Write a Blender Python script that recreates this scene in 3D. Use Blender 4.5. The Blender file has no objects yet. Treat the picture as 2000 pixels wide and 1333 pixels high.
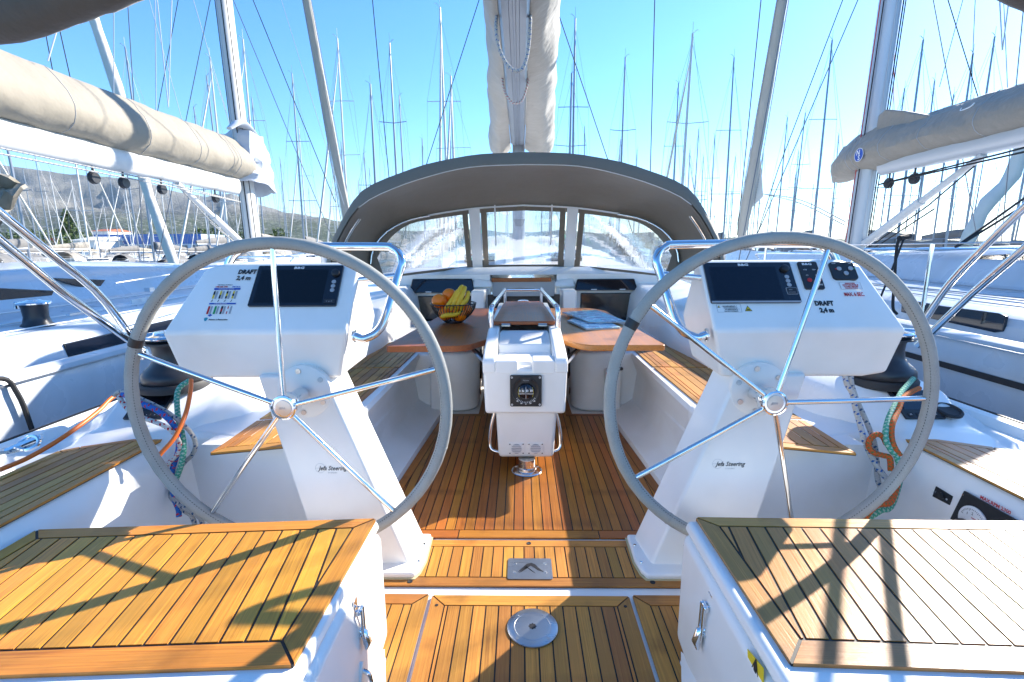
import bpy, bmesh, math, random
from mathutils import Vector, Matrix
from mathutils.geometry import interpolate_bezier
C = bpy.context.scene
random.seed(7)
rad = math.radians
# ------------------------------------------------------------------ camera
F = 950.0; YH = 488.0; VX = 1018.0; ROLL = rad(0.4); CP = Vector((-.03, 0, 1.2))
PIT = math.atan((666.5-YH)/F); YAW = math.atan((VX-1000)/F*math.cos(PIT))
fw = Vector((-math.sin(YAW)*math.cos(PIT), math.cos(YAW)*math.cos(PIT), -math.sin(PIT)))
_r = Vector((math.cos(YAW), math.sin(YAW), 0)); _u = _r.cross(fw)
rt = _r*math.cos(ROLL)-_u*math.sin(ROLL); up = _u*math.cos(ROLL)+_r*math.sin(ROLL)
cam = bpy.data.cameras.new('camera'); co = bpy.data.objects.new('camera', cam); C.collection.objects.link(co)
cam.sensor_width = 36; cam.lens = F*36/2000; cam.clip_end = 20000; cam.clip_start = .02
co.matrix_world = Matrix(((rt.x, up.x, -fw.x, CP.x), (rt.y, up.y, -fw.y, CP.y), (rt.z, up.z, -fw.z, CP.z), (0, 0, 0, 1)))
C.camera = co
# ------------------------------------------------------------------ light
SUN = Vector((1.45, 1.18, 1.0)).normalized()
W = bpy.data.worlds.new('World'); C.world = W; W.use_nodes = True
nt = W.node_tree; sky = nt.nodes.new('ShaderNodeTexSky'); sky.sky_type = 'NISHITA'; sky.sun_disc = False
sky.sun_elevation = math.asin(SUN.z); sky.sun_rotation = math.atan2(SUN.x, SUN.y)
sky.altitude = 0; sky.air_density = 1.0; sky.dust_density = .15; sky.ozone_density = 6
bg = nt.nodes['Background']; hs_ = nt.nodes.new('ShaderNodeHueSaturation'); hs_.inputs['Saturation'].default_value = 1.13; nt.links.new(sky.outputs[0], hs_.inputs['Color']); nt.links.new(hs_.outputs[0], bg.inputs[0]); bg.inputs[1].default_value = .115
sl = bpy.data.lights.new('sun', 'SUN'); sl.energy = 4.2; sl.angle = rad(.5); sl.color = (1, .93, .82)
so = bpy.data.objects.new('sun', sl); C.collection.objects.link(so)
so.rotation_euler = SUN.to_track_quat('Z', 'Y').to_euler()
C.view_settings.view_transform = 'Standard'; C.view_settings.look = 'None'; C.view_settings.gamma = 1
C.view_settings.exposure = 1.58
C.render.engine = 'CYCLES'; C.cycles.max_bounces = 8; C.cycles.transparent_max_bounces = 24; C.cycles.caustics_reflective = False

# ------------------------------------------------------------------ helpers
def at(x, y, X=None, Y=None, Z=None):
    d = fw+rt*((x-1000)/F)+up*((666.5-y)/F)
    t = (X-CP.x)/d.x if X is not None else (Y-CP.y)/d.y if Y is not None else (Z-CP.z)/d.z
    return CP+d*t
def pbr(name, col, rough=.5, metal=0, coat=0, spec=.5, sheen=0, trans=0):
    m = bpy.data.materials.new(name); m.use_nodes = True; b = m.node_tree.nodes['Principled BSDF']
    b.inputs['Base Color'].default_value = (*col, 1); b.inputs['Roughness'].default_value = rough
    b.inputs['Metallic'].default_value = metal; b.inputs['Coat Weight'].default_value = coat
    b.inputs['Coat Roughness'].default_value = .08; b.inputs['Specular IOR Level'].default_value = spec
    b.inputs['Sheen Weight'].default_value = sheen; b.inputs['Transmission Weight'].default_value = trans
    return m
def nodes(m): return m.node_tree.nodes, m.node_tree.links, m.node_tree.nodes['Principled BSDF']
def mixcol(m, fac, a, b):
    N, L, B = nodes(m); x = N.new('ShaderNodeMix'); x.data_type = 'RGBA'
    L.new(fac, x.inputs[0])
    for k, v in ((6, a), (7, b)):
        if isinstance(v, tuple): x.inputs[k].default_value = (*v, 1)
        else: L.new(v, x.inputs[k])
    return x.outputs[2]
def ramp(m, fac, stops):
    N, L, B = nodes(m); r = N.new('ShaderNodeValToRGB'); L.new(fac, r.inputs[0])
    while len(r.color_ramp.elements) < len(stops): r.color_ramp.elements.new(.5)
    for e, (p, c) in zip(r.color_ramp.elements, stops): e.position = p; e.color = (*c, 1)
    return r.outputs[0]
def noise(m, scale, detail=3, mapscale=None, coord='Object', off=None, rough=.5):
    N, L, B = nodes(m); t = N.new('ShaderNodeTexNoise'); t.inputs['Scale'].default_value = scale
    t.inputs['Detail'].default_value = detail; t.inputs['Roughness'].default_value = rough
    tc = N.new('ShaderNodeTexCoord'); mp = N.new('ShaderNodeMapping'); L.new(tc.outputs[coord], mp.inputs[0])
    if mapscale: mp.inputs['Scale'].default_value = mapscale
    if off is not None: L.new(off, mp.inputs['Location'])
    L.new(mp.outputs[0], t.inputs['Vector']); return t.outputs['Fac']
def bump(m, h, strength=.2, dist=.01):
    N, L, B = nodes(m); b = N.new('ShaderNodeBump'); b.inputs['Strength'].default_value = strength
    b.inputs['Distance'].default_value = dist; L.new(h, b.inputs['Height']); L.new(b.outputs[0], B.inputs['Normal'])
def rough_from(m, fac, lo, hi):
    N, L, B = nodes(m); r = N.new('ShaderNodeMapRange'); L.new(fac, r.inputs[0])
    r.inputs['To Min'].default_value = lo; r.inputs['To Max'].default_value = hi; L.new(r.outputs[0], B.inputs['Roughness'])

# --- materials
def grp(name, col, rough=.3):
    m = pbr(name, col, rough, coat=.25)
    n = noise(m, 3, 4, coord='Object'); n2 = noise(m, 35, 3)
    N, L, B = nodes(m)
    c1 = mixcol(m, ramp(m, n, [(.45, (0, 0, 0)), (.8, (1, 1, 1))]), col, tuple(v*k for v, k in zip(col, (.89, .87, .83))))
    L.new(c1, B.inputs['Base Color']); rough_from(m, n, rough-.08, rough+.15); bump(m, n, .04, .02)
    return m
def teak(name, dark, light, gray=None, rough=.5, var=.25, ax=0):
    m = pbr(name, light, rough, spec=.5); N, L, B = nodes(m)
    oi = N.new('ShaderNodeObjectInfo'); mul = N.new('ShaderNodeMath'); mul.operation = 'MULTIPLY'; mul.inputs[1].default_value = 37.
    L.new(oi.outputs['Random'], mul.inputs[0])
    g1 = noise(m, 1, 5, (5, 260, 260) if ax == 0 else (190, 4, 190), off=mul.outputs[0], rough=.65)
    g2 = noise(m, 1, 3, (2.5, 42, 42) if ax == 0 else (30, 1.5, 30), off=mul.outputs[0])
    c = mixcol(m, ramp(m, g1, [(.32, (0, 0, 0)), (.62, (1, 1, 1))]), dark, light)
    c2 = mixcol(m, ramp(m, g2, [(.35, (0, 0, 0)), (.7, (1, 1, 1))]), c, tuple(v*.72 for v in light))
    hs = N.new('ShaderNodeHueSaturation'); L.new(c2, hs.inputs['Color'])
    mr = N.new('ShaderNodeMapRange'); L.new(oi.outputs['Random'], mr.inputs[0]); mr.inputs['To Min'].default_value = 1-var; mr.inputs['To Max'].default_value = 1+var
    L.new(mr.outputs[0], hs.inputs['Value'])
    mh = N.new('ShaderNodeMath'); mh.operation = 'FRACT'; m5 = N.new('ShaderNodeMath'); m5.operation = 'MULTIPLY'; m5.inputs[1].default_value = 7.3
    L.new(oi.outputs['Random'], m5.inputs[0]); L.new(m5.outputs[0], mh.inputs[0])
    mr2 = N.new('ShaderNodeMapRange'); L.new(mh.outputs[0], mr2.inputs[0]); mr2.inputs['To Min'].default_value = .49; mr2.inputs['To Max'].default_value = .512
    L.new(mr2.outputs[0], hs.inputs['Hue'])
    st = noise(m, 6, 4, coord='Object')
    c3 = mixcol(m, ramp(m, st, [(.54, (0, 0, 0)), (.74, (.6, .6, .6))]), hs.outputs[0], tuple(v*.5 for v in dark))
    L.new(c3, B.inputs['Base Color']); rough_from(m, g1, rough-.08, rough+.15); bump(m, g1, .35, .0015)
    return m
white = grp('gelcoat white', (.88, .87, .845)); white2 = grp('gelcoat warm white', (.83, .81, .77), .35)
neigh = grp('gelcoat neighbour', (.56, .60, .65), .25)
teakL = teak('teak lid', (.42, .14, .012), (.80, .34, .042), rough=.42)
teakR = teak('teak right side', (.40, .15, .035), (.66, .30, .075), rough=.30)  # right lid and right helm bench: smoother, less saturated than the left lid
teakD = teak('teak oiled', (.21, .062, .008), (.46, .165, .022), rough=.38, var=.22)
teakS = teak('teak seat', (.32, .115, .016), (.60, .26, .042), rough=.45)
teakT = teak('teak table varnished', (.17, .035, .007), (.46, .14, .026), rough=.36, var=.05, ax=1)
caulk = pbr('caulking', (.012, .012, .014), .55)
steel = pbr('polished stainless', (.78, .79, .8), .07, 1)
_n = noise(steel, 90, 2); rough_from(steel, _n, .05, .13)
steelb = pbr('brushed stainless', (.55, .55, .55), .28, 1)
_n = noise(steelb, 8, 5, (1, 30, 1)); rough_from(steelb, _n, .2, .42); bump(steelb, _n, .05, .002)
black = pbr('black plastic', (.018, .018, .02), .4); _n = noise(black, 40, 3); rough_from(black, _n, .3, .55)
glassb = pbr('dark acrylic', (.006, .007, .012), .06, coat=.5); _n = noise(glassb, 5, 3); rough_from(glassb, _n, .04, .12)
winchg = pbr('winch grey', (.035, .036, .042), .33, .3); _n = noise(winchg, 60, 3); rough_from(winchg, _n, .25, .45)
leather = pbr('grey leather', (.24, .255, .25), .85, spec=.25)
_n = noise(leather, 420, 3); _n2 = noise(leather, 14, 4); N, L, B = nodes(leather)
L.new(mixcol(leather, _n2, mixcol(leather, _n, (.21, .215, .20), (.37, .375, .35)), mixcol(leather, _n, (.31, .315, .295), (.49, .49, .46))), B.inputs['Base Color']); bump(leather, _n, .5, .002)
stitch = pbr('dark thread', (.04, .04, .045), .7)
def fabric(name, col, rough=.75, fine=900, bumpy=.25, fold=2.2, fd=.02):
    m = pbr(name, col, rough, sheen=.15); n = noise(m, fine, 2); n2 = noise(m, fold, 4)
    N, L, B = nodes(m)
    L.new(mixcol(m, n2, mixcol(m, n, tuple(v*.85 for v in col), col), tuple(v*1.13 for v in col)), B.inputs['Base Color'])
    bump(m, n2, bumpy, fd); return m
taupe = fabric('sprayhood canvas', (.175, .142, .105), .55, 600, .3, 3.0, .03)
coverL = fabric('boom cover sand', (.27, .24, .19), .75, fine=500, bumpy=.42, fold=2.4, fd=.08)
coverR = fabric('boom cover taupe', (.27, .245, .21), .75, fine=500, bumpy=.8, fold=2.8, fd=.11)
coverC = fabric('sail bag grey', (.34, .32, .29), .7, 500, .6, 2.0, .12)
coverG = fabric('cover mid grey', (.16, .155, .15)); bluecover = fabric('cover light blue grey', (.5, .54, .6))
bimfab = fabric('bimini canvas', (.075, .068, .06), .7, 500, .6, 7, .03)
sailw = fabric('furled sail', (.62, .60, .55), .7, 300, .5, 4, .05); sailt = fabric('furled sail tan', (.36, .34, .30), .7, 300, .5, 4, .05)
alu = pbr('mast aluminium', (.25, .28, .33), .45, .35); alun = pbr('near mast aluminium', (.48, .51, .55), .4, .3); rough_from(alun, noise(alun, 3, 3, (1, 1, .2)), .3, .48); _n = noise(alu, 3, 3, (1, 1, .2)); rough_from(alu, _n, .28, .45)
aluw = pbr('mast white', (.62, .62, .61), .35); _n = noise(aluw, 3, 3); rough_from(aluw, _n, .3, .5)
wire = pbr('rigging wire', (.16, .17, .2), .4, .6); wired = pbr('dark rope', (.02, .02, .022), .8); wirew = pbr('pale rigging', (.5, .52, .55), .5, .3)
red = pbr('red print', (.5, .02, .02), .5); blk = pbr('black print', (.015, .015, .018), .5); blue = pbr('blue print', (.02, .08, .42), .5)
yel = pbr('yellow print', (.75, .55, .02), .5); grn = pbr('green print', (.02, .3, .08), .5); wht = pbr('white print', (.8, .8, .8), .5)
gry = pbr('grey print', (.35, .37, .4), .5)
for _m in (red, blk, blue, yel, grn, wht, gry): rough_from(_m, noise(_m, 50, 2), .4, .6)
rubber = pbr('black rubber', (.02, .02, .022), .6); bump(rubber, noise(rubber, 60, 3), .1, .003)
def rope(name, base, fleck, freq=26, dens=.5):
    m = pbr(name, base, .8); N, L, B = nodes(m)
    uv = N.new('ShaderNodeUVMap'); sp = N.new('ShaderNodeSeparateXYZ'); L.new(uv.outputs[0], sp.inputs[0])
    def mth(op, a, b=None):
        k = N.new('ShaderNodeMath'); k.operation = op
        for i, v in enumerate((a, b)):
            if v is None: continue
            if isinstance(v, (int, float)): k.inputs[i].default_value = v
            else: L.new(v, k.inputs[i])
        return k.outputs[0]
    u, v = sp.outputs[0], sp.outputs[1]
    a = mth('SINE', mth('MULTIPLY', mth('ADD', mth('MULTIPLY', u, 1.0), mth('MULTIPLY', v, .05)), freq*6.283))
    b = mth('SINE', mth('MULTIPLY', mth('SUBTRACT', mth('MULTIPLY', u, 60.), mth('MULTIPLY', v, 2.)), 6.283))
    c_ = mth('SINE', mth('MULTIPLY', mth('ADD', mth('MULTIPLY', u, 160.), mth('MULTIPLY', v, 4.)), 6.283))
    f = mth('MULTIPLY', mth('GREATER_THAN', a, dens), mth('GREATER_THAN', b, .0))
    L.new(mixcol(m, f, mixcol(m, mth('GREATER_THAN', c_, .6), base, tuple(x*.72 for x in base)), fleck), B.inputs['Base Color'])
    bump(m, c_, .6, .002); return m
rWB = rope('white rope blue fleck', (.62, .61, .57), (.03, .12, .4)); rWR = rope('white rope red fleck', (.68, .67, .64), (.5, .03, .04), 30, .2)
rB = rope('blue rope red fleck', (.02, .16, .55), (.5, .04, .08), 28, .2); rG = rope('green rope', (.08, .42, .28), (.4, .6, .5), 50, -.4)
rO = rope('orange rope', (.72, .13, .02), (.15, .18, .05), 60, .1); rP = pbr('orange hose', (.75, .16, .02), .4); bump(rP, noise(rP, 200, 2), .05, .002)
rGy = rope('grey rope', (.5, .49, .46), (.05, .1, .2), 20, .6)

def setp(o, label=None, cat=None, group=None, kind=None):
    for k, v in (('label', label), ('category', cat), ('group', group), ('kind', kind)):
        if v: o[k] = v
    return o
def wloc(o):
    v = Vector((0, 0, 0))
    while o: v += o.location; o = o.parent
    return v
def thing(name, label, cat, loc=(0, 0, 0), group=None):
    o = bpy.data.objects.new(name, None); C.collection.objects.link(o); o.location = loc; o.empty_display_size = .1
    return setp(o, label, cat, group)
def struct(name, label=None): 
    o = bpy.data.objects.new(name, None); C.collection.objects.link(o); return setp(o, label, None, None, 'structure')
def obj(name, bm, mat, parent=None, smooth=True, bevel=0, seg=3, ang=35, label=None, world=True, kind=None):
    """link bm (world coordinates) as one mesh object"""
    if parent is not None and world: bmesh.ops.translate(bm, verts=bm.verts, vec=-wloc(parent))
    me = bpy.data.meshes.new(name); bm.to_mesh(me); bm.free()
    for p in me.polygons: p.use_smooth = smooth
    if isinstance(mat, (list, tuple)):
        for mm in mat: me.materials.append(mm)
    else: me.materials.append(mat)
    o = bpy.data.objects.new(name, me); C.collection.objects.link(o); o.parent = parent
    if bevel:
        b = o.modifiers.new('bevel', 'BEVEL'); b.width = bevel; b.segments = seg; b.limit_method = 'ANGLE'; b.angle_limit = rad(ang); b.harden_normals = True
    elif smooth: 
        me.set_sharp_from_angle(angle=rad(40))
    if label: o['label'] = label
    if kind: o['kind'] = kind
    return o
def BM(): return bmesh.new()
def solid(bm, lo, hi):
    """closed solid between two polygons with equal counts"""
    a = [bm.verts.new(p) for p in lo]; b = [bm.verts.new(p) for p in hi]; n = len(a)
    fs = [bm.faces.new(a[::-1]), bm.faces.new(b)]
    for i in range(n): fs.append(bm.faces.new((a[i], a[(i+1) % n], b[(i+1) % n], b[i])))
    bmesh.ops.recalc_face_normals(bm, faces=fs); return bm
def box(bm, x0, x1, y0, y1, z0, z1):
    return solid(bm, [(x0, y0, z0), (x1, y0, z0), (x1, y1, z0), (x0, y1, z0)], [(x0, y0, z1), (x1, y0, z1), (x1, y1, z1), (x0, y1, z1)])
def obox(bm, c, ux, uy, uz, sx, sy, sz):
    c = Vector(c); ux, uy, uz = Vector(ux)*sx/2, Vector(uy)*sy/2, Vector(uz)*sz/2
    q = [(-1, -1), (1, -1), (1, 1), (-1, 1)]
    return solid(bm, [c+ux*a+uy*b-uz for a, b in q], [c+ux*a+uy*b+uz for a, b in q])
def catmull(pts, n=6, closed=False):
    P = [Vector(p) for p in pts]; out = []; m = len(P)
    rng = m if closed else m-1
    for i in range(rng):
        p1, p2 = P[i], P[(i+1) % m]
        p0 = P[i-1] if (i > 0 or closed) else p1+(p1-p2); p3 = P[(i+2) % m] if (i+2 < m or closed) else p2+(p2-p1)
        for k in range(n):
            t = k/n
            out.append(.5*((2*p1)+(p2-p0)*t+(2*p0-5*p1+4*p2-p3)*t*t+(3*p1-p0-3*p2+p3)*t*t*t))
    if not closed: out.append(P[-1])
    return out
def tube(bm, pts, r, seg=10, closed=False, caps=True, flat=None):
    P = [Vector(p) for p in pts]; n = len(P); rings = []; uvl = bm.loops.layers.uv.verify()
    rr = r if isinstance(r, (list, tuple)) else [r]*n
    T0 = (P[1]-P[0]).normalized(); nrm = T0.orthogonal().normalized(); L_ = [0]
    for i in range(n):
        a = P[i-1] if (i > 0 or closed) else P[i]; b = P[(i+1) % n] if (i < n-1 or closed) else P[i]
        T = (b-a).normalized(); nrm = (nrm-T*nrm.dot(T)).normalized(); bi = T.cross(nrm)
        if flat: # flat = (up vector, width factor, height factor)
            u_ = Vector(flat[0]); s_ = T.cross(u_).normalized(); u_ = s_.cross(T)
            rings.append([bm.verts.new(P[i]+(s_*math.cos(t)*flat[1]+u_*math.sin(t)*flat[2])*rr[i]) for t in [k*2*math.pi/seg for k in range(seg)]])
        else: rings.append([bm.verts.new(P[i]+(nrm*math.cos(t)+bi*math.sin(t))*rr[i]) for t in [k*2*math.pi/seg for k in range(seg)]])
        if i: L_.append(L_[-1]+(P[i]-P[i-1]).length)
    L_.append(L_[-1]+(P[0]-P[-1]).length)
    fs = []
    for i in range(n if closed else n-1):
        A, B_ = rings[i], rings[(i+1) % n]
        for k in range(seg):
            f = bm.faces.new((A[k], A[(k+1) % seg], B_[(k+1) % seg], B_[k])); fs.append(f)
            for lp, uv in zip(f.loops, ((L_[i], k/seg), (L_[i], (k+1)/seg), (L_[i+1], (k+1)/seg), (L_[i+1], k/seg))): lp[uvl].uv = uv
    if caps and not closed: fs += [bm.faces.new(rings[0][::-1]), bm.faces.new(rings[-1])]
    return bm
def lathe(bm, prof, c=(0, 0, 0), axis=(0, 0, 1), seg=32, cap=True):
    ax = Vector(axis).normalized(); u = ax.orthogonal().normalized(); v = ax.cross(u); c = Vector(c); R_ = []
    for r, h in prof:
        R_.append([bm.verts.new(c+ax*h+(u*math.cos(t)+v*math.sin(t))*max(r, 1e-5)) for t in [k*2*math.pi/seg for k in range(seg)]])
    for a, b in zip(R_, R_[1:]):
        for k in range(seg): bm.faces.new((a[k], a[(k+1) % seg], b[(k+1) % seg], b[k]))
    if cap: bm.faces.new(R_[0][::-1]); bm.faces.new(R_[-1])
    return bm
def grid(bm, rows, thick=0, closed=False):
    V = [[bm.verts.new(p) for p in r] for r in rows]; fs = []
    for a, b in zip(V, V[1:]):
        for k in range(len(a) if closed else len(a)-1):
            fs.append(bm.faces.new((a[k], a[(k+1) % len(a)], b[(k+1) % len(a)], b[k])))
    if thick: 
        bmesh.ops.recalc_face_normals(bm, faces=fs); bmesh.ops.solidify(bm, geom=fs, thickness=thick)
    return bm
def resample(pts, n):
    P = [Vector(p) for p in pts]; d = [0]
    for a, b in zip(P, P[1:]): d.append(d[-1]+(b-a).length)
    out = []
    for i in range(n):
        t = d[-1]*i/(n-1); k = 0
        while k < len(P)-2 and d[k+1] < t: k += 1
        out.append(P[k].lerp(P[k+1], (t-d[k])/max(1e-9, d[k+1]-d[k])))
    return out
_txt = {}
def text(name, body, size, org, ux, uy, mat, parent, bold=0, shear=0, sx=1, lift=.0012, align='LEFT', space=1):
    cu = bpy.data.curves.new('t', 'FONT'); cu.body = body; cu.size = size; cu.offset = bold; cu.shear = shear; cu.align_x = align; cu.extrude = .0002
    cu.resolution_u = 2; cu.space_character = space
    to = bpy.data.objects.new('t', cu); me = bpy.data.meshes.new_from_object(to); bpy.data.objects.remove(to)
    ux = Vector(ux).normalized(); uy = Vector(uy).normalized(); uz = ux.cross(uy); org = Vector(org)+uz*lift-wloc(parent)
    M_ = Matrix(((ux.x*sx, uy.x, uz.x, org.x), (ux.y*sx, uy.y, uz.y, org.y), (ux.z*sx, uy.z, uz.z, org.z), (0, 0, 0, 1)))
    me.transform(M_); me.name = name; me.materials.clear(); me.materials.append(mat)
    o = bpy.data.objects.new(name, me); C.collection.objects.link(o); o.parent = parent; return o
class Plane:
    """a flat face: u,v in metres on it"""
    def __init__(s, o, ux, uy): s.o = Vector(o); s.u = Vector(ux).normalized(); s.v = Vector(uy).normalized(); s.n = s.u.cross(s.v)
    def p(s, u, v, h=0): return s.o+s.u*u+s.v*v+s.n*h
    def slab(s, bm, pts, h0, h1): return solid(bm, [s.p(a, b, h0) for a, b in pts], [s.p(a, b, h1) for a, b in pts])
    def rect(s, bm, u0, u1, v0, v1, h0=0, h1=.003, r=0):
        if not r: pts = [(u0, v0), (u1, v0), (u1, v1), (u0, v1)]
        else:
            pts = []
            for cx, cy, a0 in ((u1-r, v0+r, -90), (u1-r, v1-r, 0), (u0+r, v1-r, 90), (u0+r, v0+r, 180)):
                for k in range(5): a = rad(a0+k*22.5); pts.append((cx+r*math.cos(a), cy+r*math.sin(a)))
        return s.slab(bm, pts, h0, h1)
    def disc(s, bm, u, v, r, h0=0, h1=.002, n=24): return s.slab(bm, [(u+r*math.cos(k*2*math.pi/n), v+r*math.sin(k*2*math.pi/n)) for k in range(n)], h0, h1)
    def text(s, name, body, size, u, v, mat, parent, **k): return text(name, body, size, s.p(u, v), s.u, s.v, mat, parent, **k)
# --- planking
def inset(poly, d):
    n = len(poly); out = []; L2 = []
    for i in range(n):
        p, q = Vector(poly[i]), Vector(poly[(i+1) % n]); e = (q-p).normalized(); nn = Vector((-e.y, e.x)); L2.append((p+nn*(d[i] if isinstance(d, (list, tuple)) else d), e))
    for i in range(n):
        (p, e), (q, f) = L2[i-1], L2[i]; cr = e.x*f.y-e.y*f.x
        if abs(cr) < 1e-6: out.append(q); continue
        w = q-p; out.append(p+e*((w.x*f.y-w.y*f.x)/cr))
    return out
def clip(poly, p, nrm):
    out = []; n = len(poly)
    for i in range(n):
        a, b = Vector(poly[i]), Vector(poly[(i+1) % n]); da, db = (a-p).dot(nrm), (b-p).dot(nrm)
        if da >= 0: out.append(a)
        if (da > 0 > db) or (da < 0 < db): out.append(a.lerp(b, da/(da-db)))
    return out
def area(poly): return .5*sum(poly[i].x*poly[(i+1) % len(poly)].y-poly[(i+1) % len(poly)].x*poly[i].y for i in range(len(poly)))
def plank(poly, z, ang, th, mat, parent, zf=None):
    c = sum((Vector(p) for p in poly), Vector((0, 0)))/len(poly)
    cs, sn = math.cos(-ang), math.sin(-ang); lo, hi = [], []
    dz = random.uniform(-.0003, .0003)
    for p in poly:
        d = Vector(p)-c; lo.append((d.x*cs-d.y*sn, d.x*sn+d.y*cs)); hi.append(z if zf is None else zf(p[0], p[1]))
    zc = sum(hi)/len(hi); bm = BM()
    solid(bm, [(a[0], a[1], h-zc-.001) for a, h in zip(lo, hi)], [(a[0], a[1], h-zc+th+dz) for a, h in zip(lo, hi)])
    me = bpy.data.meshes.new('plank'); bm.to_mesh(me); bm.free(); me.materials.append(mat)
    o = bpy.data.objects.new('plank', me); C.collection.objects.link(o); o.parent = parent
    o.location = Vector((c.x, c.y, zc))-wloc(parent); o.rotation_euler = (0, 0, ang); return o
def planked(parent, poly, z, ang, w, mat, gap=.005, border=None, th=.005, phase=0, zf=None, sheet=.0, back=caulk, minarea=1e-4):
    poly = [Vector(p[:2]) for p in poly]
    if area(poly) < 0: poly = poly[::-1]; border = border[::-1][1:]+border[::-1][:1] if border else None
    n = len(poly); g = gap/2
    bm = BM(); pi = inset(poly, .001)
    solid(bm, [(p.x, p.y, (zf(p.x, p.y) if zf else z)-.004) for p in pi], [(p.x, p.y, (zf(p.x, p.y) if zf else z)+th-.0025) for p in pi])
    obj('caulking', bm, back, parent, smooth=False)
    inner = poly
    if border:
        inner = inset(poly, border)
        for i in range(n):
            if border[i] <= .001: continue
            q = [poly[i], poly[(i+1) % n], inner[(i+1) % n], inner[i]]
            q = inset(q, [0, g, g, g])
            e = poly[(i+1) % n]-poly[i]
            if area(q) > minarea: plank(q, z, math.atan2(e.y, e.x), th, mat, parent, zf)
        inner = inset(inner, [g if b > .001 else 0 for b in border])
    d = Vector((math.cos(ang), math.sin(ang))); nn = Vector((-d.y, d.x))
    ts = [p.dot(nn) for p in inner]; k = math.floor((min(ts)-phase)/w); 
    while phase+k*w < max(ts):
        a, b = phase+k*w+g, phase+(k+1)*w-g; k += 1
        q = clip(clip(inner, nn*a, nn), nn*b, -nn)
        if len(q) > 2 and area(q) > minarea: plank(q, z, ang, th, mat, parent, zf)
def sgn(s, pts): return [(s*p[0],)+tuple(p[1:]) for p in pts]
PI = math.pi

# ================================================================== SETTING: sea, far shore
sea = pbr('sea water', (.02, .05, .06), .12); _n = noise(sea, 1.3, 5); bump(sea, _n, .5, .15)
bm = BM(); grid(bm, [[(-9000, -300, -.9), (9000, -300, -.9)], [(-9000, 9000, -.9), (9000, 9000, -.9)]])
setp(obj('sea', bm, sea, smooth=False), 'calm blue green harbour water under the moored boats', kind='structure')
# mountains: ridge heights read from the photograph, 3 km off
rock = pbr('limestone hillside', (.3, .3, .3), .9); N, L, B = nodes(rock)
ge = N.new('ShaderNodeNewGeometry'); sp = N.new('ShaderNodeSeparateXYZ'); L.new(ge.outputs['Position'], sp.inputs[0])
mr = N.new('ShaderNodeMapRange'); L.new(sp.outputs[2], mr.inputs[0]); mr.inputs['From Min'].default_value = 60; mr.inputs['From Max'].default_value = 430
nz = noise(rock, .012, 10, rough=.78); nzb = noise(rock, .035, 8, rough=.7); ad = N.new('ShaderNodeMath'); ad.operation = 'ADD'; ad.use_clamp = False; L.new(mr.outputs[0], ad.inputs[0]); L.new(nz, ad.inputs[1])
hf = N.new('ShaderNodeMath'); hf.operation = 'MULTIPLY'; hf.inputs[1].default_value = .6; L.new(ad.outputs[0], hf.inputs[0])
sc_ = ramp(rock, hf.outputs[0], [(.37, (.035, .06, .018)), (.52, (.06, .08, .035)), (.66, (.13, .13, .11)), (.78, (.26, .25, .22))])
L.new(mixcol(rock, ramp(rock, nzb, [(.53, (0, 0, 0)), (.60, (1, 1, 1))]), sc_, mixcol(rock, nz, (.05, .07, .035), (.42, .40, .36))), B.inputs['Base Color']); bump(rock, nz, .9, 30)
ridge = [(-900, 300), (-500, 330), (-200, 330), (0, 322), (60, 330), (130, 340), (200, 345), (280, 352), (330, 372), (400, 384), (450, 378), (500, 398), (560, 415), (620, 424), (700, 440), (800, 452), (900, 446), (1000, 455), (1100, 450), (1200, 458), (1300, 452), (1400, 464), (1700, 468), (2100, 472), (2600, 470)]
def ridge_y(x):
    for (a, b), (c_, d) in zip(ridge, ridge[1:]):
        if a <= x <= c_: return b+(d-b)*(x-a)/(c_-a)
    return 475
from mathutils import noise as mn
bm = BM(); rows = []
NR = 40
for j in range(NR+1):
    t = j/NR; row = []
    for i in range(281):
        x = -900+i*12.5; top = at(x, ridge_y(x), Y=4000)
        yy = 2300+1700*t; sx_ = top.x*(yy/4000)
        h = (top.z+1)*(t**1.4)
        h *= 1+.28*(mn.fractal(Vector((sx_*.0022, yy*.0022, 1.5)), 1, 2, 6))*(1-t**6)
        if t > .9: h += 9*mn.fractal(Vector((sx_*.02, 0, 3)), 1, 2, 4)
        row.append((sx_, yy, h-1.5))
    rows.append(row)
rows.append([(p[0]*1.1, 4700, -1) for p in rows[-1]])
grid(bm, rows); setp(obj('mountain', bm, rock), 'grey limestone mountain ridge with green lower slopes across the bay', kind='structure')
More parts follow.
